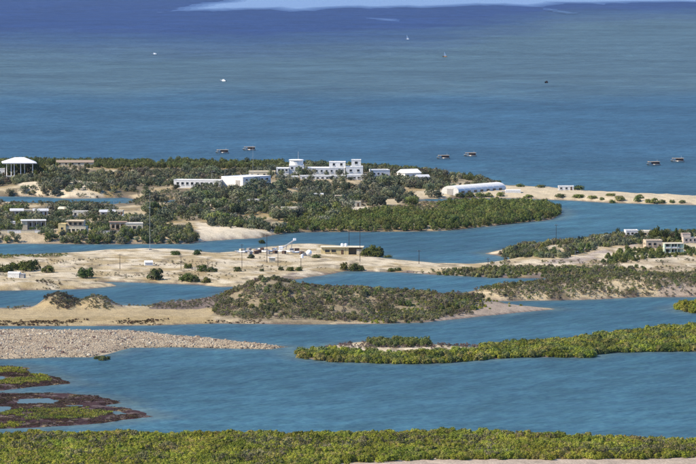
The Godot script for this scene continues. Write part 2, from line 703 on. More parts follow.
func slick(label: String, pts: Array, calm: int, ragged: float, lift: float) -> void:
	# a sheet of smoother water: its outline is drawn out into tongues by the wind, and it is smoothest inside
	var pg := poly(pts)
	var fine := PackedVector2Array()
	for k in pg.size():
		var u := pg[k]
		var v := pg[(k + 1) % pg.size()]
		for i in 24:
			var q := u.lerp(v, i / 24.0)
			var far := -q.y / 9000.0
			q.x += ragged * 0.1 * nf.get_noise_2d(q.x * 0.3 / far, q.y * 0.05)
			q.y += ragged * (nf.get_noise_2d(q.x * 0.06 / far, q.y * 0.004) + 0.5 * nf.get_noise_2d(q.x * 0.25 / far, q.y * 0.01))
			fine.append(q)
	for ring in calm:
		var squeezed := PackedVector2Array()
		for q in fine:
			squeezed.append(Vector2(q.x, q.y / 5.0))
		var outs: Array = [squeezed] if ring == 0 else Geometry2D.offset_polygon(squeezed, -minf(14.0, ragged * 0.06) * ring)
		for o3 in outs:
			var o2 := PackedVector2Array()
			for q in o3:
				o2.append(Vector2(q.x, q.y * 5.0))
			var idx := Geometry2D.triangulate_polygon(o2)
			if idx.is_empty():
				continue
			var st := SurfaceTool.new()
			st.begin(Mesh.PRIMITIVE_TRIANGLES)
			for k in range(0, idx.size(), 3):
				var t3 := [o2[idx[k]], o2[idx[k + 1]], o2[idx[k + 2]]]
				if (t3[1] - t3[0]).cross(t3[2] - t3[0]) < 0.0:
					t3.reverse()
				for c in t3:
					st.set_normal(Vector3.UP)
					st.set_color(sea_colour(c.x, c.y))
					st.add_vertex(Vector3(c.x, lift * (ring + 1), c.y))
			var o := MeshInstance3D.new()
			o.name = numbered("calm_water")
			o.mesh = st.commit()
			o.material_override = mats["sea_calm_%d" % ring]
			o.set_meta("kind", "structure")
			o.set_meta("label", label)
			add_child(o, true)

# ---------------------------------------------------------------- main
func _ready() -> void:
	rng.seed = 7
	nz.seed = 3
	nz.frequency = 0.01
	nz.fractal_octaves = 4
	nw.seed = 19
	nw.frequency = 0.0004
	nw.fractal_type = FastNoiseLite.FRACTAL_NONE
	nf.seed = 11
	nf.frequency = 0.06
	nf.fractal_octaves = 3

	var cam := Camera3D.new()
	cam.name = "camera"
	add_child(cam)
	cam.position = Vector3(0, CAM_H, 0)
	cam.rotation.x = -PITCH
	cam.fov = rad_to_deg(2.0 * atan(232.0 / FOCAL))
	cam.near = 1.0
	cam.far = 120000.0
	cam.current = true

	var env := Environment.new()
	env.background_mode = Environment.BG_SKY
	var sm := ProceduralSkyMaterial.new()
	sm.sky_top_color = Color(0.26, 0.48, 0.75)
	sm.sky_horizon_color = Color(0.72, 0.81, 0.90)
	sm.sky_curve = 0.12
	sm.ground_horizon_color = Color(0.45, 0.55, 0.65)
	sm.ground_bottom_color = Color(0.25, 0.30, 0.35)
	sm.sun_angle_max = 8.0
	var sky := Sky.new()
	sky.sky_material = sm
	env.sky = sky
	env.tonemap_mode = Environment.TONE_MAPPER_LINEAR
	env.tonemap_exposure = 1.9
	env.fog_enabled = true
	env.fog_density = 0.000005
	env.fog_light_color = Color(0.80, 0.87, 0.96)
	env.sdfgi_enabled = true
	env.ssao_enabled = true
	env.ssil_enabled = true
	var we := WorldEnvironment.new()
	we.environment = env
	add_child(we)

	var sun := DirectionalLight3D.new()
	sun.name = "sun"
	sun.light_energy = 1.5
	sun.light_color = Color(1.0, 0.95, 0.86)
	sun.light_angular_distance = 0.5
	sun.shadow_enabled = true
	add_child(sun)
	sun.look_at_from_position(Vector3.ZERO, -Vector3(-0.68, 0.68, 0.2))

	make_materials()
	build_land()
	build_sea()
	print("land ", Time.get_ticks_msec())
	build_buildings()
	build_poles()
	build_boats()
	print("built ", Time.get_ticks_msec())
	build_plants()
	print("plants ", Time.get_ticks_msec())

func make_materials() -> void:
	mats["grime"] = noise_image(256, 0.03, 0.8, 1.0, 21)
	var soil := StandardMaterial3D.new()
	soil.vertex_color_use_as_albedo = true
	soil.albedo_texture = noise_image(512, 0.05, 0.62, 1.0, 5, 5)
	soil.uv1_triplanar = true
	soil.uv1_world_triplanar = true
	soil.uv1_scale = Vector3(1.0 / 23.0, 1.0 / 23.0, 1.0 / 23.0)
	soil.roughness = 0.95
	soil.metallic_specular = 0.2
	mats["soil"] = soil
	m_leaf = StandardMaterial3D.new()
	m_leaf.vertex_color_use_as_albedo = true
	m_leaf.roughness = 0.75
	m_leaf.metallic_specular = 0.12
	m_leaf.cull_mode = BaseMaterial3D.CULL_DISABLED
	m_leaf.backlight_enabled = true
	m_leaf.backlight = Color(0.35, 0.4, 0.2)
	m_bark = mat("bark", Color(0.11, 0.085, 0.065), 0.95)
	var streak := noise_image(512, 0.03, 0.76, 1.0, 31, 5)  # paler gleam streaks of calm water, put into the albedo as noise
	var nt := noise_image(512, 0.1, 0.0, 1.0, 33, 4).get_image()
	nt.bump_map_to_normal_map(5.0)
	var m := StandardMaterial3D.new()
	m.vertex_color_use_as_albedo = true
	m.roughness = 0.7
	m.roughness_texture = noise_image(512, 0.02, 0.78, 1.0, 57, 5)
	m.metallic_specular = 0.28
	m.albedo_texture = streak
	m.normal_enabled = true
	m.normal_texture = ImageTexture.create_from_image(nt)
	m.normal_scale = 0.3
	m.detail_enabled = true
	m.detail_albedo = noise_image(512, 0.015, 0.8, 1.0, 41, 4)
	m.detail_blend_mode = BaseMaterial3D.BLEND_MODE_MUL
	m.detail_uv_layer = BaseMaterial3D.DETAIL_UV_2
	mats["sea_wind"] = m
	for k in 6:
		m = StandardMaterial3D.new()
		m.vertex_color_use_as_albedo = true
		m.albedo_color = Color(0.66, 0.66, 0.66).linear_to_srgb()
		m.roughness = 0.5 - 0.05 * k
		m.metallic_specular = 0.3 + 0.07 * k
		mats["sea_calm_%d" % k] = m
	for kind in ["mangrove", "scrub", "tree", "conifer", "grass"]:
		crowns[kind] = []
		stems[kind] = []
		for v in 4:
			crowns[kind].append(crown_mesh(100 + v * 17 + kind.length() * 7, kind))
			stems[kind].append(stem_mesh(300 + v * 13, kind))

func build_land() -> void:
	soil_zone([[300, 468], [375, 461.5], [430, 460], [696, 458.5], [760, 458], [760, 530], [280, 530]], Color(0.46, 0.365, 0.275), 1.0, 0.6)
	soil_zone([[330, 346], [470, 345.5], [480, 350], [460, 354], [330, 354]], PALE.lerp(DRY, 0.35), 2.0)
	soil_zone([[-40, 309], [215, 308], [215, 323], [-40, 325]], DRY.lerp(SAND, 0.45), 1.0)
	soil_zone([[-40, 318], [215, 317], [215, 321], [-40, 322]], DRY.lerp(SAND, 0.15), 3.0)
	soil_zone([[165, 297], [225, 295], [222, 309], [150, 309]], MUD.lerp(GRAVEL, 0.3), 3.0)
	soil_zone([[60, 254], [100, 251], [140, 248], [215, 248], [300, 244], [480, 264], [470, 268], [340, 264], [200, 270], [120, 262]], SAND.lerp(PALE, 0.4), 6.0)
	soil_zone([[60, 254], [100, 251], [140, 248], [200, 248], [190, 252], [100, 255]], PALE, 4.0)
	soil_zone([[70, 258], [200, 256], [220, 264], [120, 268]], DRY.lerp(SAND, 0.5), 6.0)
	soil_zone([[346, 270.5], [400, 271], [470, 273], [560, 274], [640, 271], [640, 275], [560, 278.5], [470, 277], [400, 273], [346, 272]], MUD.lerp(GRAVEL, 0.35), 2.0, 0.5)
	soil_zone([[290, 272], [340, 269], [345, 274], [300, 281], [270, 281]], MUD.lerp(GRAVEL, 0.5), 3.0)
	soil_zone([[-40, 253], [65, 253], [60, 258], [-40, 258]], EARTH.lerp(DRY, 0.3), 2.0)
	soil_zone([[420, 307], [470, 304], [560, 308], [470, 319], [420, 323]], GRAVEL, 2.0)
	soil_zone([[555, 259], [610, 254], [640, 246], [650, 250], [620, 257], [570, 266], [520, 266]], ROADC, 2.0, 2.0)
	soil_zone([[600, 258], [696, 256], [760, 258], [760, 268], [640, 268], [590, 266]], SAND.lerp(GRAVEL, 0.4), 5.0, 2.0)
	soil_zone([[470, 187], [560, 190], [640, 195], [760, 199], [760, 206], [560, 200], [470, 197]], SAND.lerp(PALE, 0.4), 3.0)
	soil_zone([[415, 194], [450, 192], [450, 198], [410, 200]], SAND.lerp(PALE, 0.4), 3.0)
	soil_zone([[195, 226], [262, 225], [275, 232], [245, 238], [200, 240]], PALE, 4.0)
	soil_zone([[20, 183], [100, 180], [108, 197], [15, 196]], PALE.lerp(SAND, 0.3), 5.0, 4.0)
	soil_zone([[350, 205], [434, 205], [438, 222], [342, 222]], PALE, 4.0, 4.0)
	soil_zone([[-60, 234], [50, 232], [190, 234], [190, 243], [-60, 243]], SAND.lerp(GRAVEL, 0.3), 6.0)

	soil_zone([[214, 312], [232, 284], [300, 282], [470, 292], [482, 303], [420, 317], [240, 317]], EARTH.lerp(SAND, 0.3), 3.0, 2.5)
	soil_zone([[300, 265.6], [380, 265.2], [480, 267.2], [480, 268.0], [380, 266.0], [300, 266.4]], EARTH.lerp(SAND, 0.3), 1.0)
	soil_zone([[60, 266.2], [180, 264.0], [300, 259.2], [300, 259.9], [180, 264.8], [60, 267.0]], ROADC.lerp(PALE, 0.4), 1.0)
	soil_zone([[120, 272.6], [200, 273.4], [260, 268.0], [262, 268.8], [202, 274.2], [120, 273.4]], EARTH.lerp(SAND, 0.4), 1.0)
	island("ground", "low shore under the mangrove scrub with a sandy track", [[-60, 436], [0, 438], [30, 435], [70, 437], [150, 437], [230, 436], [300, 436], [400, 436], [440, 434], [480, 434], [540, 437], [600, 439], [660, 443], [760, 444], [790, 540], [-90, 540]], 0.7, 6.0, 0.5, 1.5, 1.2, 2.0, [], [], soil_earth)
	island("ground", "dark weedy mudflat with a grassy crown", [[-30, 366], [20, 366], [35, 368], [45, 373], [60, 376], [68, 381], [84, 384], [60, 386], [30, 387], [0, 390], [-30, 391]], 0.35, 3.0, 0.2, 5.0, 0.6, 1.0, [], [[[-30, 377], [3, 376.5], [8, 379], [3, 382], [-30, 382]]], soil_weed)
	island("ground", "dark weedy mudflat with tidal pools", [[-30, 394], [40, 393], [75, 392.5], [105, 396], [122, 401], [130, 403], [112, 405.5], [125, 409], [140, 413], [152, 416.5], [130, 419], [100, 423], [60, 426], [20, 428], [-30, 430]], 0.35, 3.0, 0.2, 4.6, 0.6, 1.0, [], [[[16, 399], [50, 398], [62, 400.5], [55, 404], [20, 403.5]], [[-30, 407], [8, 407], [14, 410], [2, 414], [-30, 414]], [[108, 411], [122, 411], [128, 414], [112, 415]], [[64, 405], [86, 404.8], [84, 407], [66, 407.2]]], soil_weed)
	island("ground", "bar of pale broken rubble in the lagoon", [[-40, 332], [40, 331], [130, 331], [150, 333], [180, 337], [210, 339], [250, 344], [286, 347], [270, 349], [235, 348.5], [180, 347], [130, 347.5], [118, 351], [108, 354], [90, 357], [60, 357], [0, 359], [-40, 359]], 1.3, 5.0, 0.5, 1.0, 0.8, 1.6, [], [], soil_rubble)
	island("ground", "long mangrove-fringed island with a bare sandy middle", [[298, 354], [306, 359], [340, 362.5], [400, 363.5], [440, 363], [475, 360.5], [520, 357], [588, 357.5], [600, 353.5], [650, 351.5], [760, 351], [760, 325], [696, 327], [660, 331], [610, 337], [560, 343], [500, 347], [470, 347.5], [440, 345], [405, 342], [370, 341.5], [345, 344], [320, 348], [300, 350]], 0.8, 5.0, 0.3, 1.5, 1.0, 2.0, [], [], soil_sand)
	island("ground", "mangrove islet at the edge of the lagoon", [[674, 308], [690, 313], [760, 313], [760, 304], [690, 304.5]], 0.4, 4.0, 0.2, 1.0, 1.2, 2.4, [], [], soil_earth)
	island("ground", "causeway bar with a scrubby hill and a gravel spit", [[-40, 326], [60, 326], [150, 325.5], [215, 323.5], [300, 324.5], [380, 324], [425, 322.5], [470, 317.5], [520, 312.5], [556, 309], [530, 307], [500, 305], [480, 303], [468, 300], [460, 296], [440, 296], [420, 297], [380, 296], [340, 294], [310, 292], [290, 289], [270, 287], [240, 290], [225, 296], [215, 299], [190, 300], [165, 303], [150, 307], [118, 307], [112, 304], [85, 303.5], [40, 304], [30, 308], [0, 309], [-40, 309]], 1.1, 5.0, 0.5, 1.2, 1.2, 2.4,
		[[262, 302, 15, 34, 7.2], [312, 303, 22, 30, 4.6], [370, 305, 24, 24, 3.6], [430, 305, 22, 20, 3.2], [470, 302, 12, 14, 1.5], [60, 306.5, 6.5, 12, 5.2], [97, 306.5, 6.5, 12, 4.4], [46, 307, 4, 9, 1.6]], [], soil_bank)
	island("ground", "sandy bank with scrub along its top", [[460, 295.5], [475, 299.5], [500, 301], [560, 300], [600, 299], [640, 297], [760, 297], [760, 277], [690, 278], [640, 280], [600, 282.5], [560, 285], [520, 288], [490, 291], [465, 293]], 4.4, 11.0, 0.9, 2.0, 1.4, 3.0, [[640, 288, 30, 30, 1.6]], [], soil_bank)
	island("ground", "wide sand flat and low village hill between the channels", [[-60, 291], [0, 290.5], [50, 290], [90, 289], [119, 286], [112, 283.8], [95, 281.5], [120, 282], [160, 283.5], [200, 285], [222, 287], [250, 286], [275, 281.5], [300, 279], [325, 275.5], [341, 272.5], [346, 271], [400, 272.5], [470, 276.5], [510, 278], [560, 278], [600, 277], [640, 274.5], [780, 272], [780, 234], [700, 236], [640, 238], [600, 241], [560, 245], [520, 248.5], [495, 251], [484, 253.5], [500, 256], [518, 258.5], [495, 262], [470, 264.5], [440, 264], [400, 260], [378, 257], [365, 251], [340, 246], [315, 244], [295, 244], [260, 248], [240, 251.5], [215, 253], [200, 251], [180, 249], [140, 248.5], [100, 250.5], [70, 253], [40, 254.5], [0, 255.5], [-60, 255.5]], 1.1, 8.0, 0.5, 2.2, 1.8, 3.6,
		[[650, 250, 50, 70, 4.2], [540, 254, 24, 26, 1.6], [720, 248, 50, 70, 3.0], [20, 285, 14, 14, 1.5], [262, 249, 14, 14, 1.0]], [], soil_sand)
	island("ground", "wooded peninsula with a village, dunes and a sand spit", [[-80, 243.5], [0, 243.5], [100, 244], [190, 244], [205, 241], [230, 239.5], [255, 238], [275, 234.5], [295, 232.5], [320, 231.8], [380, 231.8], [440, 231], [480, 227.5], [520, 223], [552, 219.5], [563, 214], [560, 209], [530, 207], [490, 205], [450, 203.5], [425, 203], [415, 200.5], [425, 198.8], [470, 198.5], [520, 198.5], [560, 200], [610, 203], [696, 205], [780, 206], [780, 198.5], [696, 198.3], [640, 195], [600, 193], [560, 190], [505, 187], [490, 183.5], [470, 180], [430, 174], [400, 170], [300, 166], [100, 163.5], [-80, 163]], 2.6, 9.0, 0.9, 3.0, 2.2, 5.0,
		[[65, 190, 34, 60, 4.0], [20, 178, 40, 50, 3.0], [330, 182, 60, 70, 5.0], [240, 190, 40, 60, 2.0], [390, 217, 22, 40, 3.0], [70, 236, 90, 30, 1.8]],
		[[[-80, 196], [30, 196.5], [70, 198.5], [105, 198], [125, 197.5], [137, 199.5], [132, 205], [100, 206.5], [60, 206], [20, 204], [-80, 203]], [[160, 200.5], [182, 199.5], [186, 203], [165, 204]]], soil_earth)

# ---------------------------------------------------------------- buildings
# A building stands at the ground met at (px, py); its parts are measured in pixels from the photograph and scaled by distance.
func site(called: String, label: String, category: String, px: float, py: float, half_px: float, deep: float, turn := 0.0, group := "", before := 5.0) -> Array:
	var p := on_land(px, py)
	var k := Vector3(p.x, p.y - CAM_H, p.z).length() / FOCAL      # metres for one pixel here
	var t := thing(called, label, category, p, turn, group)
	keep_free(p, half_px * k + 1.0, deep + 2.0, before)
	return [t, k]

func windows(parent: Node3D, x0: float, x1: float, y: float, z: float, n: int, w: float, h: float, m: Material) -> void:
	# openings with a proud frame, a recess-deep dark pane and a sill, along a wall that faces +z
	for i in n:
		var x := x0 + (x1 - x0) * ((i + 0.5) / n)
		var f := box("window", parent, Vector3(x, y, z + 0.02), Vector3(w + 0.24, h + 0.24, 0.08), m)
		box("pane", f, Vector3(0, 0, 0.033), Vector3(w, h, 0.03), mats["pane"])
		box("sill", f, Vector3(0, -h * 0.5 - 0.16, 0.09), Vector3(w + 0.4, 0.08, 0.22), m)

func windows_side(parent: Node3D, z0: float, z1: float, y: float, x: float, n: int, w: float, h: float, m: Material, s := -1.0) -> void:
	for i in n:
		var z := z0 + (z1 - z0) * ((i + 0.5) / n)
		var f := box("window", parent, Vector3(x + s * 0.02, y, z), Vector3(0.08, h + 0.24, w + 0.24), m)
		box("pane", f, Vector3(s * 0.033, 0, 0), Vector3(0.03, h, w), mats["pane"])

func block(parent: Node3D, x0: float, x1: float, y0: float, y1: float, z0: float, z1: float, m: Material, roof: Material) -> void:
	# walls with a flat roof set between low parapets
	var c := Vector3((x0 + x1) * 0.5, (y0 + y1) * 0.5, (z0 + z1) * 0.5)
	box("wall", parent, c, Vector3(x1 - x0, y1 - y0, z1 - z0), m)
	var r := box("roof", parent, Vector3(c.x, y1 + 0.06, c.z), Vector3(x1 - x0 + 0.2, 0.16, z1 - z0 + 0.2), roof)
	for s in [-1.0, 1.0]:
		box("parapet", r, Vector3(0, 0.2, s * ((z1 - z0) * 0.5 - 0.05)), Vector3(x1 - x0 + 0.1, 0.3, 0.2), m)
		box("parapet", r, Vector3(s * ((x1 - x0) * 0.5 - 0.05), 0.2, 0), Vector3(0.2, 0.3, z1 - z0 - 0.32), m)

func gable(called: String, parent: Node3D, x0: float, x1: float, y0: float, y1: float, z0: float, z1: float, m: Material, over := 0.4) -> MeshInstance3D:
	# a pitched roof whose ridge runs along x
	var zc := (z0 + z1) * 0.5
	var prof := PackedVector2Array([Vector2(z0 - over, y0), Vector2(zc, y1), Vector2(z1 + over, y0), Vector2(z1 + over, y0 - 0.15), Vector2(z0 - over, y0 - 0.15)])
	var am := extrude(prof, -(x1 - x0) * 0.5 - over, (x1 - x0) * 0.5 + over)
	var o := part(called, am, m, parent, Vector3((x0 + x1) * 0.5, 0, 0))
	o.rotation.y = -PI / 2
	return o

func cottage(called: String, label: String, px: float, py: float, w: float, h: float, d: float, wall: Material, roof: Material, pitched: bool, turn := 0.0, group := "", n_win := 3) -> Node3D:
	var s := site(called, label, "house", px, py, w / 2.0 / 0.55, d, turn, group, 16.0)
	var t: Node3D = s[0]
	if pitched:
		box("wall", t, Vector3(0, h * 0.5 - 0.3, -d * 0.5), Vector3(w, h + 0.6, d), wall)
		gable("roof", t, -w * 0.5, w * 0.5, h, h + d * 0.22, -d, 0.0, roof)
	else:
		block(t, -w * 0.5, w * 0.5, -0.6, h, -d, 0.0, wall, roof)
	windows(t, -w * 0.5, w * 0.2, h * 0.55, 0.0, n_win - 1, 1.2, 1.1, wall)
	windows_side(t, -d, 0.0, h * 0.55, -w * 0.5, 2, 1.2, 1.1, wall)
	var dr := box("door", t, Vector3(w * 0.34, 1.05, 0.03), Vector3(1.0, 2.1, 0.08), mats["timber"])
	box("handle", dr, Vector3(0.38, 0, 0.06), Vector3(0.05, 0.16, 0.06), mats["steel"])
	return t

func build_buildings() -> void:
	var white := wall_mat("white_render", Color(0.74, 0.73, 0.70))
	var cream := wall_mat("cream_render", Color(0.66, 0.58, 0.42))
	var yellow := wall_mat("yellow_render", Color(0.62, 0.50, 0.26))
	var salmon := wall_mat("salmon_render", Color(0.60, 0.48, 0.35))
	var pink := wall_mat("pink_render", Color(0.60, 0.50, 0.42))
	var green := wall_mat("pale_green_render", Color(0.52, 0.62, 0.50))
	var grey := wall_mat("grey_concrete", Color(0.36, 0.34, 0.32))
	var rust := wall_mat("rusty_sheet", Color(0.13, 0.085, 0.065))
	var tile := wall_mat("clay_roof", Color(0.36, 0.24, 0.17))
	var tin := wall_mat("tin_roof", Color(0.50, 0.50, 0.50))
	mat("pane", Color(0.02, 0.025, 0.03), 0.15, 0.5)
	mat("timber", Color(0.10, 0.06, 0.035), 0.8)
	mat("steel", Color(0.45, 0.45, 0.45), 0.4)
	mat("dark_wood", Color(0.03, 0.022, 0.02), 0.8)
	var membrane := mat("white_membrane", Color(0.82, 0.82, 0.80), 0.6)

	# the white hotel on the headland
	var s := site("hotel", "large white flat-roofed hotel with towers on the wooded headland", "hotel", 318, 179, 50, 40.0, 0.0, "", 40.0)
	var t: Node3D = s[0]
	var k: float = s[1]
	hotel_at = t.position
	var X := func(px): return (px - 318.0) * k
	var Y := func(py): return (178.0 - py) * k
	block(t, X.call(276.0), X.call(288.5), -3.0, Y.call(169.0), -24.0, -13.0, white, white)
	block(t, X.call(288.8), X.call(303.5), -3.0, Y.call(166.4), -26.0, -14.0, white, white)
	block(t, X.call(304.0), X.call(345.0), -3.0, Y.call(168.8), -27.0, -12.0, white, white)
	block(t, X.call(329.0), X.call(345.5), Y.call(168.4), Y.call(163.0), -26.0, -16.0, white, white)
	block(t, X.call(345.8), X.call(363.0), -3.0, Y.call(167.6), -25.0, -10.5, white, white)
	block(t, X.call(351.5), X.call(361.0), Y.call(167.2), Y.call(160.6), -20.0, -12.5, white, white)
	block(t, X.call(300.0), X.call(345.5), -3.0, Y.call(175.2), -4.0, 2.0, white, white)
	block(t, X.call(347.0), X.call(366.0), -3.0, Y.call(174.6), -5.0, 2.6, white, white)
	block(t, X.call(279.0), X.call(298.0), -3.0, Y.call(176.0), -6.0, 0.5, white, white)
	cyl("turret", t, Vector3(X.call(296.0), Y.call(164.4), -19.0), 4.4, 4.2, 4.4, white, 14)
	cyl("turret_roof", t, Vector3(X.call(296.0), Y.call(164.4) + 2.35, -19.0), 4.8, 4.2, 0.4, white, 14)
	cyl("antenna", t, Vector3(X.call(298.0), Y.call(163.0) + 4.2, -19.0), 0.12, 0.06, 4.6, mats["steel"], 6)
	windows(t, X.call(314.0), X.call(344.0), Y.call(171.2), -12.0, 6, 1.2, 1.2, white)
	windows(t, X.call(330.0), X.call(345.0), Y.call(165.0), -16.0, 2, 1.4, 1.5, white)
	windows(t, X.call(352.5), X.call(360.0), Y.call(163.0), -12.5, 1, 1.8, 1.6, white)
	windows(t, X.call(347.0), X.call(362.0), Y.call(170.6), -10.5, 2, 1.5, 1.4, white)
	windows(t, X.call(277.0), X.call(288.0), Y.call(170.5), -13.0, 3, 1.3, 1.3, white)
	windows(t, X.call(289.5), X.call(303.0), Y.call(168.5), -14.0, 3, 1.3, 1.3, white)
	windows(t, X.call(301.0), X.call(344.0), Y.call(177.0), 2.0, 9, 1.5, 1.0, white)
	windows(t, X.call(348.0), X.call(365.0), Y.call(176.7), 2.6, 4, 1.4, 1.0, white)
	cottage("guest_house", "low white guest house beside the hotel's right wing", 381, 178, 11.0, 4.6, 9.0, white, white, false, 0.2, "", 4)
	cottage("guest_house", "white guest house with a bright pitched roof among trees right of the hotel", 413, 179, 11.0, 3.6, 10.0, white, white, true, 0.5)
	cottage("guest_house", "small white annex lower down beside the pitched-roof guest house", 424, 182, 7.0, 3.0, 6.0, white, tin, true, 0.3)

	# the warehouse and the long ward
	s = site("warehouse", "square white warehouse seen from its corner behind dark trees", "warehouse", 243, 187, 30, 26.0, deg_to_rad(-40))
	t = s[0]
	k = s[1]
	block(t, -17.0, 0.0, -2.0, 5.4, -25.0, 0.0, white, white)
	var dr := box("door", t, Vector3(-4.0, 1.9, 0.05), Vector3(3.4, 3.8, 0.12), grey)
	box("handle", dr, Vector3(1.2, 0, 0.1), Vector3(0.1, 0.5, 0.1), mats["steel"])
	windows_side(t, -24.0, -1.0, 4.0, 0.0, 5, 1.8, 0.9, white, 1.0)
	s = site("long_house", "long low white building with a row of dark windows beside the warehouse", "building", 197, 188, 24, 10.0, deg_to_rad(-9))
	t = s[0]
	block(t, -14.0, 14.0, -2.0, 4.4, -9.0, 0.0, white, white)
	windows(t, -13.0, 13.0, 2.6, 0.0, 9, 1.5, 1.5, white)
	cottage("small_house", "flat-roofed tan house just behind the warehouse", 262, 178, 16.0, 3.6, 10.0, cream, cream, false, 0.0, "", 4)
	cottage("small_house", "low house with a rusty red roof on the far shore", 75, 166, 24.0, 2.4, 6.0, cream, wall_mat("weathered_roof", Color(0.30, 0.23, 0.17)), true, 0.0, "", 5)

	# arched canopy on columns
	s = site("canopy", "tall white tent-roofed canopy on slim columns at the wooded point", "canopy", 20, 178, 20, 20.0, 0.12)
	t = s[0]
	k = s[1]
	var prof := PackedVector2Array()
	var st := SurfaceTool.new()
	st.begin(Mesh.PRIMITIVE_TRIANGLES)
	st.set_smooth_group(-1)
	var ew := 17.0 * k
	var eh := 15.0 * k
	var rise := [Vector3(-ew, eh, 1.0), Vector3(ew, eh, 1.0), Vector3(ew, eh, -19.0), Vector3(-ew, eh, -19.0)]
	var ridge := [Vector3(-4.0 * k, eh + 5.0 * k, -9.0), Vector3(5.0 * k, eh + 5.0 * k, -9.0)]
	quad(st, rise[0], ridge[0], ridge[1], rise[1])
	quad(st, rise[2], ridge[1], ridge[0], rise[3])
	tri(st, rise[1], ridge[1], rise[2])
	tri(st, rise[3], ridge[0], rise[0])
	for i in 4:
		var u: Vector3 = rise[i]
		var w: Vector3 = rise[(i + 1) % 4]
		quad(st, u, w, w + Vector3(0, -0.5, 0), u + Vector3(0, -0.5, 0))
	st.generate_normals()
	part("roof", st.commit(), wall_mat("canopy_cloth", Color(0.62, 0.61, 0.62)), t)
	for cx in [-8.5, -5.5, 1.0, 13.0]:
		cyl("column", t, Vector3(cx * k, 7.3 * k, -1.2), 0.2, 0.17, 15.4 * k, membrane, 10)
	for cx in [-12.0, 6.0, 14.0]:
		cyl("column", t, Vector3(cx * k, 7.3 * k, -15.5), 0.2, 0.17, 15.4 * k, membrane, 10)
	box("floor_slab", t, Vector3(0, 0.1, -7.0), Vector3(23.0, 0.9, 17.0), white)
	box("low_wall", t, Vector3(2.0, 0.8, 1.6), Vector3(24.0, 1.4, 0.4), white)
	cottage("kiosk", "small white kiosk left of the tent canopy", 1, 176, 5.0, 4.2, 5.0, white, white, false, 0.1, "", 2)

	# vaulted shed on the spit
	s = site("vaulted_shed", "long white vaulted shed with a rounded roof at the head of the sand spit", "shed", 450, 195, 12, 8.0, deg_to_rad(0))
	t = s[0]
	prof = PackedVector2Array([Vector2(-6.0, -1.0)])
	for i in 15:
		var a := PI - PI * i / 14.0
		prof.append(Vector2(cos(a) * 6.0, 2.0 + sin(a) * 3.2))
	prof.append(Vector2(6.0, -1.0))
	var hall := Node3D.new()
	t.rotation.y = -0.62
	part("shell", extrude(prof, -50.0, 0.0), wall_mat("weathered_membrane", Color(0.66, 0.64, 0.60)), t)
	for i in 9:
		var rib := PackedVector2Array()
		for q in prof:
			rib.append(Vector2(q.x * 1.012, q.y * 1.012))
		part("rib", extrude(rib, -49.8 + 6.15 * i, -49.5 + 6.15 * i), mats["weathered_membrane"], t)
	dr = box("door", t, Vector3(0, 1.7, 0.06), Vector3(4.2, 3.6, 0.12), grey)
	box("handle", dr, Vector3(0.3, 0, 0.1), Vector3(0.1, 0.5, 0.1), mats["steel"])
	for i in 7:
		box("vent", t, Vector3(6.06, 1.6, -4.5 - 6.6 * i), Vector3(0.14, 1.2, 3.0), mats["pane"])
	for i in 6:
		var q := on_land(452 + 8.0 * i, 194.5 - 0.9 * i)
		keep_free(q, 5.0, 14.0, 6.0)
	cottage("store", "low white store with a flat roof on the bare sand spit", 566, 190.5, 9.0, 2.2, 6.0, white, white, false, 0.0, "", 3)
	s = site("concrete_slab", "white concrete slab stand on the sand just past the vaulted shed", "slab", 513, 193, 9, 8.0)
	box("slab", s[0], Vector3(0, 0.6, -3.0), Vector3(9.0, 1.8, 7.0), white)
	box("ramp", s[0], Vector3(-5.6, 0.25, -3.0), Vector3(2.2, 0.9, 4.0), grey)

	# village along the left channel
	s = site("house", "cream bungalow with a wide shaded porch above the left bluff", "house", 33, 230, 14, 10.0, 0.1)
	t = s[0]
	k = s[1]
	box("wall", t, Vector3(-4.2, 2.0, -3.5), Vector3(3.0, 5.2, 7.0), cream)
	box("wall", t, Vector3(2.0, 2.0, -6.6), Vector3(9.3, 5.2, 0.5), white)
	box("wall", t, Vector3(6.4, 2.0, -3.4), Vector3(0.4, 5.2, 6.0), cream)
	box("roof", t, Vector3(0.4, 4.75, -3.5), Vector3(12.8, 0.32, 7.8), white)
	for i in 3:
		box("column", t, Vector3(-0.4 + 2.3 * i, 2.2, -0.3), Vector3(0.28, 4.6, 0.28), white)
	windows(t, -2.0, 6.0, 2.4, -6.35, 3, 1.5, 1.6, white)
	box("porch_floor", t, Vector3(1.9, 0.0, -3.3), Vector3(8.6, 0.5, 6.2), grey)
	cottage("outbuilding", "tiny white outbuilding left of the cream bungalow", 12, 228, 3.2, 3.0, 3.0, white, white, false, 0.0, "", 2)

	s = site("house", "two-storey yellow house with a salmon upper front over the left channel", "house", 72, 234, 15, 10.0, -0.1)
	t = s[0]
	block(t, -6.8, -3.0, -1.5, 4.6, -7.0, 0.6, yellow, yellow)
	block(t, -2.95, 7.0, -1.5, 3.2, -8.0, 0.0, cream, cream)
	block(t, -2.9, 5.6, 3.5, 6.2, -8.0, -2.2, salmon, cream)
	box("awning", t, Vector3(1.4, 6.35, -1.4), Vector3(9.4, 0.16, 2.6), cream)
	windows(t, -2.6, 6.4, 1.7, 0.0, 4, 1.5, 1.4, cream)
	windows(t, -2.4, 5.2, 4.9, -2.2, 3, 1.4, 1.3, salmon)
	windows(t, -6.4, -3.4, 2.6, 0.6, 1, 1.1, 1.2, yellow)
	windows_side(t, -7.0, 0.0, 2.6, -6.8, 2, 1.2, 1.2, yellow)
	box("garden_wall", t, Vector3(8.4, 0.2, 1.8), Vector3(14.0, 1.8, 0.3), white)

	s = site("house", "salmon house with an arcade of open bays joined to a pale wing", "house", 127, 232, 17, 9.0, 0.05)
	t = s[0]
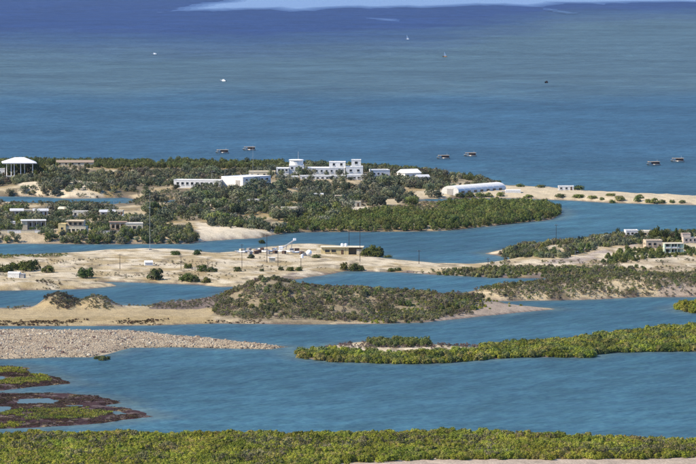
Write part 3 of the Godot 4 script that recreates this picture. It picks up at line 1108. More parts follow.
	for i in 4:
		box("pillar", t, Vector3(-8.2 + 2.4 * i, 2.0, -0.4), Vector3(0.6, 4.4, 0.6), salmon)
	box("lintel", t, Vector3(-4.6, 4.45, -0.4), Vector3(8.2, 0.6, 0.7), salmon)
	box("wall", t, Vector3(-4.6, 2.0, -5.0), Vector3(8.0, 5.6, 0.5), salmon)
	box("roof", t, Vector3(-4.5, 4.95, -2.7), Vector3(9.2, 0.3, 5.8), tile)
	windows(t, -8.0, -1.2, 2.3, -4.75, 3, 1.4, 1.6, salmon)
	block(t, -0.6, 8.0, -1.2, 4.1, -7.0, 0.4, cream, white)
	windows(t, -0.2, 7.6, 2.2, 0.4, 3, 1.6, 1.5, cream)
	windows_side(t, -6.5, 0.0, 2.2, 8.0, 2, 1.3, 1.3, cream, 1.0)

	for q in [[28, 233.2, 34.0, "pale retaining wall below the cream bungalow"], [98, 233.6, 22.0, "pale retaining wall between the yellow and salmon houses"], [163, 232.5, 24.0, "pale retaining wall right of the salmon arcade house"]]:
		s = site("retaining_wall", q[3], "wall", q[0], q[1], q[2] * 0.9, 1.0, rng.randf_range(-0.04, 0.04), "retaining walls of the village", 2.0)
		for i in 5:
			box("panel", s[0], Vector3(q[2] * (-0.4 + 0.2 * i), 0.3, 0), Vector3(q[2] * 0.2 - 0.06, 2.2, 0.3), cream if i % 2 == 0 else white)
		box("coping", s[0], Vector3(0, 1.46, 0), Vector3(q[2], 0.12, 0.5), grey)

	# roofs among the trees behind them
	var off := wall_mat("weathered_limewash", Color(0.56, 0.53, 0.47))
	var row := [[17, 216, 8.0, "white cottage with a pale tin roof in the trees behind the cream bungalow", white, tin, true],
		[29, 215.5, 7.0, "low cottage with a flat white roof behind the cream bungalow", cream, white, false],
		[41, 216, 9.0, "pale cottage with a tin roof between the bungalow and the yellow house", white, tin, true],
		[63, 214, 6.0, "little yellow cottage with a pitched cream roof behind the yellow house", yellow, cream, true],
		[81, 217, 11.0, "long low white cottage behind the yellow house", white, white, false],
		[108, 217, 9.0, "pale pitched-roof cottage behind the salmon house", white, tin, true],
		[119, 216, 5.0, "small cream cottage behind the salmon house", cream, white, false],
		[208, 207, 8.0, "low flat-roofed cottage in the wooded middle of the peninsula", cream, white, false],
		[254, 205, 9.0, "white cottage showing through the trees below the warehouse", white, white, false],
		[291, 213, 13.0, "long pale cottage in a clearing above the mangrove belt", cream, white, false],
		[317, 200, 8.0, "cream cottage below the hotel terrace", cream, tin, true],
		[340, 201, 9.0, "low salmon cottage below the hotel terrace", salmon, white, false],
		[352, 207, 12.0, "long cream cottage beside the sandy mound", cream, cream, false]]
	for r in row:
		cottage("cottage", r[3], r[0], r[1], r[2] * 0.85, 2.7, 5.0, off if r[4] == white else r[4], r[5], r[6], rng.randf_range(-0.25, 0.25), "cottages among the peninsula trees", 3)

	# works yard on the sand flat
	s = site("works_building", "flat-roofed yellow works building with a dark open bay on the sand flat", "building", 341, 254.5, 20, 9.0, -0.06)
	t = s[0]
	k = s[1]
	box("wall", t, Vector3(-3.6, 1.3, -3.5), Vector3(11.4, 4.0, 7.0), yellow)
	box("wall", t, Vector3(2.9, 1.3, -0.3), Vector3(1.4, 4.0, 0.6), yellow)
	box("wall", t, Vector3(6.2, 1.3, -6.7), Vector3(8.0, 4.0, 0.5), cream)
	box("wall", t, Vector3(10.0, 1.3, -3.2), Vector3(0.4, 4.0, 6.3), yellow)
	box("wall", t, Vector3(8.6, 0.9, -0.2), Vector3(2.4, 3.2, 0.4), cream)
	box("roof", t, Vector3(0.4, 3.46, -3.4), Vector3(20.6, 0.3, 8.0), cream)
	windows(t, -8.0, -2.0, 1.6, 0.0, 2, 2.2, 1.3, yellow)
	dr = box("door", t, Vector3(0.6, 1.0, 0.04), Vector3(1.1, 2.2, 0.1), mats["timber"])
	box("handle", dr, Vector3(0.4, 0, 0.08), Vector3(0.06, 0.18, 0.06), mats["steel"])
	for i in 2:
		var tk := cyl("water_tank", t, Vector3(0.4 + 1.7 * i, 4.3, -3.0), 0.65, 0.65, 1.3, membrane, 12)
		cyl("lid", tk, Vector3(0, 0.7, 0), 0.6, 0.25, 0.2, mats["steel"], 12)
	box("lean_to", t, Vector3(-10.6, 0.8, -2.4), Vector3(2.4, 3.0, 4.0), cream)
	s = site("shed", "small cream shed standing alone on the sand flat", "shed", 272, 262.5, 4, 3.0, 0.1)
	t = s[0]
	box("wall", t, Vector3(0, 0.9, -1.2), Vector3(3.0, 2.2, 2.4), cream)
	box("roof", t, Vector3(0, 2.08, -1.2), Vector3(3.4, 0.14, 2.9), white)
	box("door", t, Vector3(1.52, 0.9, -1.2), Vector3(0.08, 1.8, 1.0), mats["dark_wood"])
	s = site("storage_tank", "round white tank standing on legs in the works yard", "tank", 309, 257, 4, 3.0)
	t = s[0]
	var sp := SphereMesh.new()
	sp.radius = 1.35
	sp.height = 2.7
	sp.radial_segments = 18
	sp.rings = 10
	part("tank", sp, membrane, t, Vector3(0, 2.0, 0))
	for i in 4:
		var a := TAU * (i + 0.5) / 4.0
		cyl("leg", t, Vector3(cos(a) * 0.9, 0.5, sin(a) * 0.9), 0.07, 0.07, 1.6, mats["steel"], 6)
	s = site("water_tank", "small white tank beside the round tank on legs", "tank", 302, 258, 2, 2.0)
	cyl("tank", s[0], Vector3(0, 0.8, 0), 0.7, 0.7, 1.6, membrane, 12)
	cyl("lid", s[0], Vector3(0, 1.7, 0), 0.65, 0.25, 0.25, membrane, 12)
	s = site("conveyor", "grey inclined conveyor rising over the works yard", "conveyor", 283, 250, 8, 3.0, 0.1)
	t = s[0]
	var boom := box("boom", t, Vector3(2.6, 2.7, 0), Vector3(8.4, 0.5, 1.0), tin)
	boom.rotation.z = 0.58
	for i in 2:
		var lg := box("leg", t, Vector3(1.6 + 2.6 * i, 1.0 + 0.8 * i, 0.1), Vector3(0.25, 2.6 + 1.5 * i, 0.9), grey)
		lg.rotation.z = -0.12
	box("hopper", t, Vector3(-1.0, 0.9, 0), Vector3(1.8, 1.6, 1.6), membrane)
	box("head_pulley_housing", t, Vector3(5.6, 4.9, 0), Vector3(1.3, 1.0, 1.2), membrane)
	# upturned skiffs and machinery between
	var skiff_spots := [[253, 252.8, 0.3], [246, 252.4, 1.0], [262, 252.6, -0.4], [270, 252.2, 0.9], [279, 252.5, 0.1], [258, 250.5, 0.6], [288, 252.8, -0.2], [240, 253, 0.2], [274, 250.2, 1.2], [295, 253.3, 0.5]]
	for q in skiff_spots:
		skiff(q[0], q[1], q[2])
	for q in [[259, 253, rust], [266, 252, grey], [275, 253.5, rust], [302, 254.5, rust], [242, 252, cream], [291, 251.5, grey], [249, 251.2, grey], [256, 254, rust], [268, 254.2, grey], [284, 253.8, rust], [297, 251.5, rust], [250, 254.5, grey], [262, 251, rust], [305, 256, grey]]:
		s = site("crate", "rusty steel crate among the skiffs in the works yard" if q[2] == rust else ("grey steel crate among the skiffs in the works yard" if q[2] == grey else "pale crate at the end of the row of skiffs"), "crate", q[0], q[1], 2, 1.5, rng.randf() * 1.5, "crates in the works yard")
		box("body", s[0], Vector3(0, 0.6, 0), Vector3(2.2, 1.5, 1.4), q[2])
		for e in [-0.9, 0.0, 0.9]:
			box("rib", s[0], Vector3(e, 0.6, 0.72), Vector3(0.1, 1.5, 0.06), q[2])
		box("lid", s[0], Vector3(0, 1.4, 0), Vector3(2.3, 0.1, 1.5), q[2])

	s = site("beach_shed", "small white gabled shed alone on the sand flat", "shed", 149, 265.5, 5, 3.0, 0.15)
	t = s[0]
	box("wall", t, Vector3(0, 0.6, -1.4), Vector3(3.6, 1.6, 2.6), white)
	gable("roof", t, -1.8, 1.8, 1.4, 2.2, -2.7, -0.1, white, 0.15)
	box("door", t, Vector3(1.82, 0.7, -1.4), Vector3(0.06, 1.4, 0.9), mats["timber"])
	s = site("beach_hut", "white hut with a grey end on the sand at the left lagoon", "hut", 16, 278, 10, 3.0, -0.2)
	t = s[0]
	box("wall", t, Vector3(-1.1, 1.0, -1.4), Vector3(5.2, 2.2, 2.8), white)
	box("wall", t, Vector3(2.6, 0.8, -1.4), Vector3(2.2, 1.8, 2.4), grey)
	gable("roof", t, -3.7, 1.5, 2.1, 2.7, -2.8, 0.0, white, 0.1)
	box("roof", t, Vector3(2.75, 1.78, -1.4), Vector3(2.4, 0.12, 2.8), tin)

	# the village on the right
	s = site("house", "flat-roofed salmon house on the right-hand hill beside dark trees", "house", 654, 248.5, 8, 8.0, 0.12)
	t = s[0]
	block(t, -3.9, 3.9, -1.5, 3.5, -7.0, 0.0, salmon, salmon)
	windows(t, -3.4, 1.6, 2.0, 0.0, 2, 1.3, 1.2, salmon)
	windows_side(t, -6.0, -1.0, 2.0, -3.9, 2, 1.1, 1.1, salmon)
	dr = box("door", t, Vector3(2.7, 0.8, 0.03), Vector3(1.0, 2.1, 0.08), mats["timber"])
	box("handle", dr, Vector3(0.35, 0, 0.06), Vector3(0.05, 0.16, 0.06), mats["steel"])
	s = site("house", "pale green two-storey house with open balconies on the right-hand hill", "house", 674, 253, 11, 9.0, 0.1)
	t = s[0]
	for y in [-0.6, 2.3, 5.0]:
		box("slab", t, Vector3(0, y, -3.4), Vector3(10.6, 0.32, 7.2), cream)
	for x in [-5.1, -1.7, 1.7, 5.1]:
		box("column", t, Vector3(x, 2.0, 0.0), Vector3(0.4, 5.7, 0.4), green)
	box("wall", t, Vector3(0, 2.0, -4.0), Vector3(10.2, 5.5, 4.6), green)
	box("wall", t, Vector3(4.2, 2.0, -1.0), Vector3(1.7, 5.5, 1.4), green)
	for y in [0.0, 2.9]:
		box("balustrade", t, Vector3(-1.0, y, 0.02), Vector3(7.6, 0.75, 0.16), white)
	for y in [1.0, 3.8]:
		windows(t, -4.8, 3.0, y, -1.7, 3, 1.7, 1.7, green)
	t.scale = Vector3(0.86, 0.86, 0.86)
	s = site("house", "pink house with a dark red roof edge at the far right of the village", "house", 690, 243, 7, 8.0, 0.1)
	t = s[0]
	block(t, -4.0, 4.5, -1.5, 2.8, -7.0, 0.0, pink, cream)
	block(t, -4.0, 1.0, 3.05, 5.0, -9.5, -4.0, pink, tile)
	windows(t, -3.6, 4.0, 1.6, 0.0, 3, 1.2, 1.2, pink)
	t.scale = Vector3(0.8, 0.8, 0.8)
	cottage("house", "low white house on the back of the right-hand hill", 632, 237, 6.0, 3.0, 6.0, white, white, false, 0.1, "", 3)
	cottage("house", "low cream house just right of the white one on the back of the hill", 645, 237, 5.0, 2.6, 6.0, cream, white, false, -0.1, "", 3)

func skiff(px: float, py: float, turn: float) -> void:
	var s := site("skiff", "small white skiff hauled out in the works yard", "boat", px, py, 3, 2.0, turn, "skiffs in the works yard")
	hull(s[0], 5.2, 1.7, 0.9, mats["white_membrane"], mats["dark_wood"])
	for x in [-1.2, 0.3, 1.4]:
		box("thwart", s[0], Vector3(x, 0.72, 0), Vector3(0.26, 0.06, 1.3), mats["timber"])

func hull(parent: Node3D, length: float, beam: float, depth: float, m: Material, inner: Material) -> MeshInstance3D:
	# a boat's shell, bow towards -x, with its deck sunk a little below the rail
	var st := SurfaceTool.new()
	st.begin(Mesh.PRIMITIVE_TRIANGLES)
	var rows := []
	for i in 11:
		var u := i / 10.0
		var x := -length * 0.5 + length * u
		var w := beam * 0.5 * minf(1.0, pow(u * 1.9 + 0.001, 0.6))
		var sheer := depth * (1.0 + 0.35 * pow(1.0 - u, 2.5))
		rows.append([Vector3(x, sheer, -w), Vector3(x + 0.12 * length * (1.0 - u) * 0.6, depth * 0.1, -w * 0.62), Vector3(x + 0.12 * length * (1.0 - u) * 0.6, depth * 0.1, w * 0.62), Vector3(x, sheer, w), Vector3(x, sheer - depth * 0.22, w * 0.9), Vector3(x, sheer - depth * 0.22, -w * 0.9)])
	for i in 10:
		for j in 6:
			quad(st, rows[i][j], rows[i][(j + 1) % 6], rows[i + 1][(j + 1) % 6], rows[i + 1][j])
	var e: Array = rows[10]
	quad(st, e[0], e[1], e[2], e[3])
	quad(st, e[0], e[3], e[4], e[5])
	st.generate_normals()
	return part("hull", st.commit(), m, parent)

# ---------------------------------------------------------------- poles and masts
func pole(px: float, base: float, top: float, kind: String, label: String, group := "") -> void:
	var p := on_land(px, base)
	var k := Vector3(p.x, p.y - CAM_H, p.z).length() / FOCAL
	var h := (base - top) * k
	if group != "":
		var best := 1e9
		var which := ""
		for l in landmarks:
			var d: float = Vector2(l[0].x - p.x, (l[0].z - p.z) * 0.35).length()
			if d < best:
				best = d
				which = l[1]
		label += " near " + which
	if kind == "utility":
		var t := thing("utility_pole", label, "utility pole", p, 0.5, group)
		cyl("shaft", t, Vector3(0, h * 0.5 - 0.2, 0), 0.14, 0.09, h + 0.4, mats["dark_wood"], 7)
		box("crossarm", t, Vector3(0, h - 0.5, 0.14), Vector3(2.0, 0.16, 0.14), mats["dark_wood"])
		for x in [-0.85, 0.0, 0.85]:
			cyl("insulator", t, Vector3(x, h - 0.32, 0.14), 0.07, 0.05, 0.22, mats["steel"], 6)
	else:
		var t := thing("light_mast" if kind == "lamp" else "radio_mast", label, "mast", p, 0.3, group)
		var pm := mat("mast_paint", Color(0.36, 0.37, 0.38), 0.5)
		cyl("shaft", t, Vector3(0, h * 0.5 - 0.2, 0), 0.085, 0.05, h + 0.4, pm, 8)
		if kind == "lamp":
			box("arm", t, Vector3(0.6, h - 0.1, 0), Vector3(1.5, 0.1, 0.12), pm)
			box("lamp_head", t, Vector3(1.3, h - 0.2, 0), Vector3(0.7, 0.16, 0.35), mats["steel"])
		else:
			cyl("whip", t, Vector3(0, h + 1.0, 0), 0.06, 0.03, 2.4, mats["steel"], 6)
			box("base_plinth", t, Vector3(0, 0.1, 0), Vector3(1.4, 0.8, 1.4), mats["grey_concrete"])
			box("bracket", t, Vector3(0, h * 0.8, 0), Vector3(1.0, 0.2, 0.2), pm)

func build_poles() -> void:
	for q in [[318, 179, "the white hotel"], [243, 187, "the warehouse"], [197, 188, "the long building"], [20, 178, "the tent canopy"], [470, 193, "the vaulted shed"], [33, 230, "the cream bungalow"], [72, 234, "the yellow house"], [127, 232, "the salmon arcade"], [341, 254, "the works building"], [309, 257, "the round tank"], [149, 265, "the gabled shed"], [16, 278, "the white hut"], [272, 262, "the cream shed"], [674, 252, "the balcony house"], [654, 248, "the salmon house"], [690, 243, "the pink house"], [556, 248, "the tall pole"], [150, 250, "the tall mast"], [566, 190, "the white store"], [230, 232, "the sandy beach"], [390, 214, "the sandy mound"], [413, 178, "the guest houses"], [60, 306, "the dark mound"], [500, 308, "the gravel spit"], [80, 190, "the dune"]]:
		landmarks.append([flat(q[0], q[1], 2.0), q[2]])
	var g := "utility poles across the sand flat"
	for q in [[120, 269.5, 254], [181, 269, 256], [242, 269, 244], [278, 267, 247], [301, 270, 253], [208, 268, 258], [419, 264, 250], [488, 265, 258]]:
		pole(q[0], q[1], q[2], "utility", "thin dark utility pole standing on the sand flat", g)
	pole(267, 263, 234, "utility", "tall dark utility pole beside the small cream shed")
	pole(349, 250, 226, "utility", "tall dark pole rising behind the roof tanks of the works building")
	pole(360, 262, 226, "utility", "tallest dark pole in front of the works building's open bay")
	pole(556, 248, 224, "utility", "tall dark pole at the scrubby point of the right-hand village")
	pole(575, 258, 251, "lamp", "short pale lamp post beside the road to the right-hand village")
	pole(150, 250, 197, "radio", "very tall slender white mast at the edge of the left channel")
	pole(253, 186, 150, "radio", "tall white mast rising beside the square white warehouse")
	pole(212, 184, 171, "lamp", "pale lamp post at the end of the long low building")
	pole(225, 183, 169, "lamp", "pale lamp post behind the square white warehouse")
	var l := "white lamp post along the village road"
	for q in [[114, 217, 201], [163, 220, 207], [47, 219, 207]]:
		pole(q[0], q[1], q[2], "lamp", l, "lamp posts along the village road")

# ---------------------------------------------------------------- boats and cars
func ferry(px: float, py: float, length: float, turn: float, label: String) -> void:
	var p := flat(px, py)
	var t := thing("work_boat", label, "boat", p + Vector3(0, -0.25, 0), turn, "work boats moored off the point")
	hull(t, length, 3.6, 1.3, mat("boat_hull", Color(0.55, 0.53, 0.50), 0.6), mats["dark_wood"])
	box("cabin", t, Vector3(length * 0.16, 1.75, 0), Vector3(length * 0.5, 1.5, 2.6), mat("boat_dark", Color(0.05, 0.03, 0.03), 0.7))
	for z in [-1.3, 1.3]:
		for x in [-0.3, 0.1, 0.42]:
			box("post", t, Vector3(length * x, 1.9, z), Vector3(0.14, 1.7, 0.14), mats["timber"])
	box("canopy", t, Vector3(length * 0.06, 2.78, 0), Vector3(length * 0.84, 0.18, 3.3), mat("boat_canopy", Color(0.46, 0.33, 0.21), 0.8))
	box("rub_rail", t, Vector3(length * 0.12, 1.22, 1.84), Vector3(length * 0.7, 0.14, 0.1), mats["dark_wood"])
	cyl("mast", t, Vector3(length * 0.3, 3.6, 0), 0.06, 0.04, 1.6, mats["steel"], 6)

func build_boats() -> void:
	ferry(222, 153.5, 9.6, 0.25, "brown-roofed work boat with a pale bow off the wooded shore, lower of the left pair")
	ferry(249, 150.5, 9.4, 0.15, "brown-roofed work boat with a taller dark cabin off the white hotel's shore")
	ferry(443, 159, 9.2, 0.2, "work boat lying nearest the trees behind the vaulted shed")
	ferry(470, 156.5, 8.8, 0.1, "tan-roofed work boat moored off the vaulted shed")
	ferry(653, 165.5, 9.6, 0.3, "pale-bowed work boat nearest the sand spit")
	ferry(677, 162, 9.4, 0.1, "tan-roofed work boat farther out off the end of the sand spit")
	for q in [[154, 54.5, 7.5, 0.3, "white motor boat with a low cabin far out at sea, nearest the dark blue water"], [223, 81.5, 6.5, -0.2, "white motor boat in the middle of the far bay"], [546, 83, 3.6, 0.5, "small dark motor boat in the far bay"]]:
		var t := thing("motor_boat", q[4], "boat", flat(q[0], q[1]) + Vector3(0, -0.2, 0), q[3], "boats far out in the bay")
		var hm: Material = mats["white_membrane"] if q[2] > 6.0 else mats["boat_dark"]
		hull(t, q[2], 2.4, 1.4, hm, mats["dark_wood"])
		box("cabin", t, Vector3(0.6, 1.9, 0), Vector3(q[2] * 0.36, 1.2, 1.7), hm)
		box("windscreen", t, Vector3(0.6 - q[2] * 0.19, 2.0, 0), Vector3(0.06, 0.7, 1.5), mats["pane"])
		box("outboard", t, Vector3(q[2] * 0.5 + 0.2, 0.9, 0), Vector3(0.4, 1.1, 0.5), mats["dark_wood"])
	for q in [[407, 39.5, "small white sailing boat close under the dark blue water"], [444.5, 57, "small sailing boat with a cream sail and orange hull in the far bay"]]:
		var t := thing("sailing_boat", q[2], "sailing boat", flat(q[0], q[1]) + Vector3(0, -0.2, 0), 0.4)
		hull(t, 6.5, 2.0, 1.1, mats["white_membrane"] if q[0] < 420 else mat("orange_hull", Color(0.5, 0.22, 0.06), 0.6), mats["dark_wood"])
		cyl("mast", t, Vector3(-0.4, 4.0, 0), 0.07, 0.05, 6.4, mats["steel"], 6)
		part("sail", extrude(PackedVector2Array([Vector2(-0.3, 1.6), Vector2(2.6, 1.7), Vector2(-0.3, 7.0)]), -0.03, 0.03), mats["white_membrane"], t)
		cyl("boom", t, Vector3(1.1, 1.55, 0), 0.05, 0.05, 0.1, mats["steel"], 6)
	var car_c := [Color(0.7, 0.7, 0.7), Color(0.55, 0.58, 0.62), Color(0.75, 0.75, 0.72), Color(0.3, 0.32, 0.36), Color(0.7, 0.7, 0.7)]
	var k := 0
	for q in [[125, 217.5, 0.1], [134, 217.5, 0.0], [143, 217.8, 0.05], [151, 217.6, -0.1], [158, 217.8, 0.0]]:
		var p := on_land(q[0], q[1])
		keep_free(p, 4.0, 4.0, 14.0)
		var t := thing("parked_car", ["white car parked at the end of the village road row", "grey-blue car parked on the village road", "cream car parked on the village road", "dark grey car parked on the village road", "white car parked beside the lamp post on the village road"][k], "car", p, q[2], "cars parked on the village road")
		var cm := mat("car_paint_%d" % k, car_c[k], 0.35, 0.5)
		part("body", extrude(PackedVector2Array([Vector2(-2.1, 0.35), Vector2(-2.1, 0.8), Vector2(-1.9, 0.95), Vector2(2.0, 0.9), Vector2(2.15, 0.7), Vector2(2.15, 0.35)]), -0.85, 0.85), cm, t)
		part("cabin", extrude(PackedVector2Array([Vector2(-1.7, 0.94), Vector2(-1.2, 1.5), Vector2(0.5, 1.52), Vector2(1.15, 0.92)]), -0.72, 0.72), cm, t)
		box("side_window", t, Vector3(-0.35, 1.22, 0.73), Vector3(1.6, 0.36, 0.04), mats["pane"])
		for x in [-1.3, 1.35]:
			for z in [-0.78, 0.78]:
				var w := cyl("wheel", t, Vector3(x, 0.33, z), 0.33, 0.33, 0.22, mats["dark_wood"], 12)
				w.rotation.x = PI / 2
		k += 1

# ---------------------------------------------------------------- vegetation
func build_plants() -> void:
	# lone shrubs on the sand flat: [px, base py, width px, height px]
	var sl := "round dark green shrub standing alone on the sand flat"
	var sg := "lone shrubs on the sand flat"
	for q in [[5, 272, 20, 9], [14, 270, 16, 9], [27, 271, 18, 12], [35, 270, 14, 11], [48, 272.5, 15, 8], [85, 278, 18, 12], [155, 280, 19, 12], [186, 281, 15, 9], [193, 282, 16, 8], [206, 283, 12, 6], [188, 268.5, 9, 6], [203, 271.5, 14, 7], [212, 272, 12, 5.5], [176, 255, 12, 5], [197, 255, 10, 6], [238, 271.5, 10, 5], [251, 258.5, 9, 4.5], [262, 271.5, 6, 3], [290, 271, 9, 5], [344, 270, 9, 9], [354, 271, 12, 9], [361, 271, 9, 6], [391, 271.5, 10, 4], [398, 271, 8, 4], [366, 256.5, 14, 9], [372, 256, 16, 12], [379, 256, 12, 10], [376, 257, 14, 7], [388, 257.5, 10, 3], [316, 258, 11, 4], [262, 243.5, 8, 4.5], [281, 270.5, 7, 4], [299, 271, 8, 5]]:
		var p := on_land(q[0], q[1])
		var k := p.distance_to(Vector3(0, CAM_H, 0)) / FOCAL
		plant("shrub", sl, "shrub", sg, "mangrove", p + Vector3(0, -0.1, 0), q[2] * 0.56 * k, q[3] * k * 1.05, pick(P_SHRUB))
	for q in [[97, 359, 8, 4], [103, 360.5, 10, 5.5], [108, 359.5, 6, 4]]:
		var p := flat(q[0], q[1])
		var k := p.distance_to(Vector3(0, CAM_H, 0)) / FOCAL
		plant("mangrove_shrub", "small mangrove shrub standing in the water off the rubble bar", "shrub", "mangroves off the rubble bar", "mangrove", p + Vector3(0, -0.1, 0), q[2] * 0.55 * k, q[3] * k, pick(P_SHRUB))
	for q in [[620, 200.5, 12, 5], [655, 203, 12, 5], [662, 203.5, 8, 4], [560, 197, 12, 4], [578, 198, 14, 4], [592, 198.5, 12, 3.5], [602, 200, 6, 3], [637, 202, 9, 6], [648, 202.5, 7, 4], [672, 203.3, 6, 3.5], [682, 203, 8, 3], [578, 190, 14, 5], [610, 196, 12, 3], [640, 198.5, 10, 4], [612, 203, 7, 4], [540, 187.5, 12, 3], [520, 187, 10, 3.5], [528, 197.5, 12, 3], [500, 196, 10, 4], [470, 197, 12, 5], [480, 197, 12, 5], [460, 197, 10, 5], [489, 197, 10, 4]]:
		var p := on_land(q[0], q[1])
		var k := p.distance_to(Vector3(0, CAM_H, 0)) / FOCAL
		plant("shrub", "low olive shrub on the sand spit beyond the vaulted shed", "shrub", "shrubs on the sand spit", "mangrove", p + Vector3(0, -0.1, 0), q[2] * 0.56 * k, q[3] * k * 1.1, pick(P_GREEN))
	for q in [[618, 237, 8, 9], [652, 239, 12, 14], [658, 240, 12, 15], [664, 241, 13, 13], [641, 238, 10, 8], [607, 239, 9, 7], [694, 236, 10, 8]]:
		var p := on_land(q[0], q[1])
		var k := p.distance_to(Vector3(0, CAM_H, 0)) / FOCAL
		plant("tree", "dark round-crowned tree on the hill of the right-hand village", "tree", "trees of the right-hand village", "tree", p, q[2] * 0.55 * k, q[3] * k, pick(P_SHRUB))
	for q in [[6, 175, 14, 15], [14, 175, 13, 17], [21, 175, 14, 18], [28, 175.5, 14, 18], [35, 176, 12, 17], [41, 176.5, 12, 13], [47, 177, 12, 10], [37, 179.5, 10, 12], [2, 180, 10, 7], [26, 180.5, 9, 6]]:
		var p := on_land(q[0], q[1])
		var k := p.distance_to(Vector3(0, CAM_H, 0)) / FOCAL
		plant("canopy_tree", "dark tree standing beside the white tent canopy", "tree", "trees behind the tent canopy", "tree", p, q[2] * 0.55 * k, q[3] * k, pick(P_SHRUB))
	var hp: Vector3 = landmarks[0][0]
	for q in [[283, 8, 9, -8.0], [296, 8, 7, -9.0], [301, 11, 12, -8.0], [307, 12, 12, -9.0], [313, 9, 10, -8.0], [327, 6, 8, -8.0], [340, 9, 10, -7.0], [346, 6, 7, -7.0], [369, 9, 10, -8.0], [392, 8, 9, -8.0], [398, 9, 8, -8.0], [272, 9, 10, -8.0], [281, 8, 6, 4.0], [290, 9, 6, 5.0], [312, 8, 5, 5.0], [333, 8, 5, 6.0], [341, 10, 7, 6.0], [351, 8, 5, 6.0], [364, 9, 7, 5.0]]:
		var k := hp.distance_to(Vector3(0, CAM_H, 0)) / FOCAL
		var at := Vector3((q[0] - 348.0) * k, 0, hotel_at.z + q[3])
		at.y = ground(at.x, at.z) - 0.1
		plant("hotel_tree", "dark tree standing close in front of the white hotel", "tree", "trees in front of the hotel", "tree", at, q[1] * 0.6 * k, q[2] * k, pick(P_FOREST))
	var pc := on_land(676, 242)
	plant("tall_conifer", "tall pointed dark tree behind the pale green two-storey house", "tree", "", "conifer", pc, 2.2, 6.5, Color(0.04, 0.055, 0.03))
	print("shrubs ", Time.get_ticks_msec())

	thicket("mangrove_thicket", "dense yellow-green mangrove scrub along the front shore", "mangrove", [[-60, 436], [0, 437], [30, 435], [150, 436], [300, 435], [440, 433], [540, 436], [660, 442], [760, 443], [760, 458], [696, 458.5], [430, 460], [375, 461.5], [300, 468], [280, 520], [-60, 520]], 1.15, 0.9, 2.3, 0.66, P_MANGROVE, -0.6, 1.0, 110, "mangrove_bush", "taller yellow-green mangrove bush rising from the scrub along the front shore", "bush", "taller bushes of the front shore", 0.6)
	thicket("bare_scrub", "grey-brown leafless scrub scattered through the front shore mangroves", "scrub", [[-60, 440], [300, 439], [540, 440], [760, 447], [760, 457], [430, 459], [375, 461], [300, 467], [280, 520], [-60, 520]], 1.5, 1.6, 2.7, 0.6, [Color(0.16, 0.135, 0.085), Color(0.20, 0.18, 0.09), Color(0.07, 0.075, 0.03), Color(0.13, 0.13, 0.05)], 0.2, 4.0, 0, "", "", "", "", 0.6)
	thicket("mangrove_thicket", "green mangrove hedge round the long sandy island", "mangrove", [[295, 352], [330, 353], [400, 356], [470, 353], [500, 347], [560, 342], [610, 336], [660, 330], [760, 325], [760, 353], [600, 355], [590, 359], [520, 359], [475, 362], [400, 365], [340, 364], [302, 361]], 1.6, 1.4, 2.9, 0.7, P_MANGROVE + P_GREEN, -0.6, 1.0, 60, "mangrove_bush", "taller green mangrove bush in the hedge of the long sandy island", "bush", "taller bushes of the long island", 0.5)
	thicket("mangrove_thicket", "olive bushes along the back of the long sandy island", "mangrove", [[345, 345], [370, 341.5], [420, 342], [435, 346], [380, 347]], 2.0, 1.8, 3.2, 0.6, P_GREEN, -0.3, 1.0)
	thicket("bare_scrub", "grey leafless scrub on the back of the long sandy island", "scrub", [[320, 347], [350, 344], [430, 344], [500, 346], [500, 348], [420, 348], [330, 349]], 2.0, 0.8, 1.6, 0.7, P_TWIG, -0.2, 2.0)
	thicket("mangrove_thicket", "yellow-green mangroves of the islet at the lagoon's edge", "mangrove", [[672, 308], [690, 313], [760, 313], [760, 303], [690, 304]], 1.8, 1.6, 3.0, 0.6, P_MANGROVE, -0.7, 1.0, 0, "", "", "", "", 0.3)
	thicket("marsh_plants", "green marsh plants on the upper mudflat", "grass", [[-30, 368], [20, 368], [50, 376], [52, 381], [30, 384], [-30, 386]], 0.9, 0.4, 1.1, 0.8, P_MANGROVE, -0.12, 3.0, 0, "", "", "", "", 0.2)
	thicket("marsh_plants", "green marsh plants on the lower mudflat", "grass", [[-30, 412], [30, 410], [60, 409], [112, 412], [110, 418], [60, 420], [-30, 422]], 0.9, 0.3, 1.0, 0.8, P_MANGROVE + P_GREEN, -0.12, 3.0, 0, "", "", "", "", 0.2)
	thicket("marsh_plants", "green marsh fringe in the corner of the lower mudflat", "grass", [[-30, 424], [20, 424], [22, 428], [-30, 430]], 0.9, 0.5, 1.1, 0.8, P_MANGROVE, -0.4, 3.0, 0, "", "", "", "", 0.2)
	var weed := [Color(0.05, 0.03, 0.026), Color(0.07, 0.045, 0.036), Color(0.035, 0.022, 0.02), Color(0.07, 0.06, 0.03)]
	thicket("seaweed", "dark maroon seaweed heaped on the upper mudflat", "grass", [[-30, 366], [35, 368], [60, 376], [84, 384], [60, 386], [-30, 391]], 0.8, 0.12, 0.4, 2.2, weed, -0.15, 6.0, 0, "", "", "", "", 0.2)
	thicket("seaweed", "dark maroon seaweed heaped on the lower mudflat", "grass", [[-30, 394], [75, 392.5], [122, 401], [125, 409], [152, 416.5], [100, 423], [-30, 430]], 0.8, 0.12, 0.4, 2.2, weed, -0.12, 6.0, 0, "", "", "", "", 0.2)
	# causeway hill
	thicket("hill_scrub", "grey and olive scrub over the causeway hill", "scrub", [[215, 311], [218, 298], [232, 287], [270, 282], [310, 286], [345, 291], [420, 294], [468, 293], [482, 302], [470, 309], [420, 316], [350, 317], [300, 315], [240, 316]], 1.5, 0.8, 2.0, 0.75, P_SCRUB + P_SCRUB + P_GREEN + P_TWIG, -0.18, 6.0, 0, "", "", "", "", 2.5)
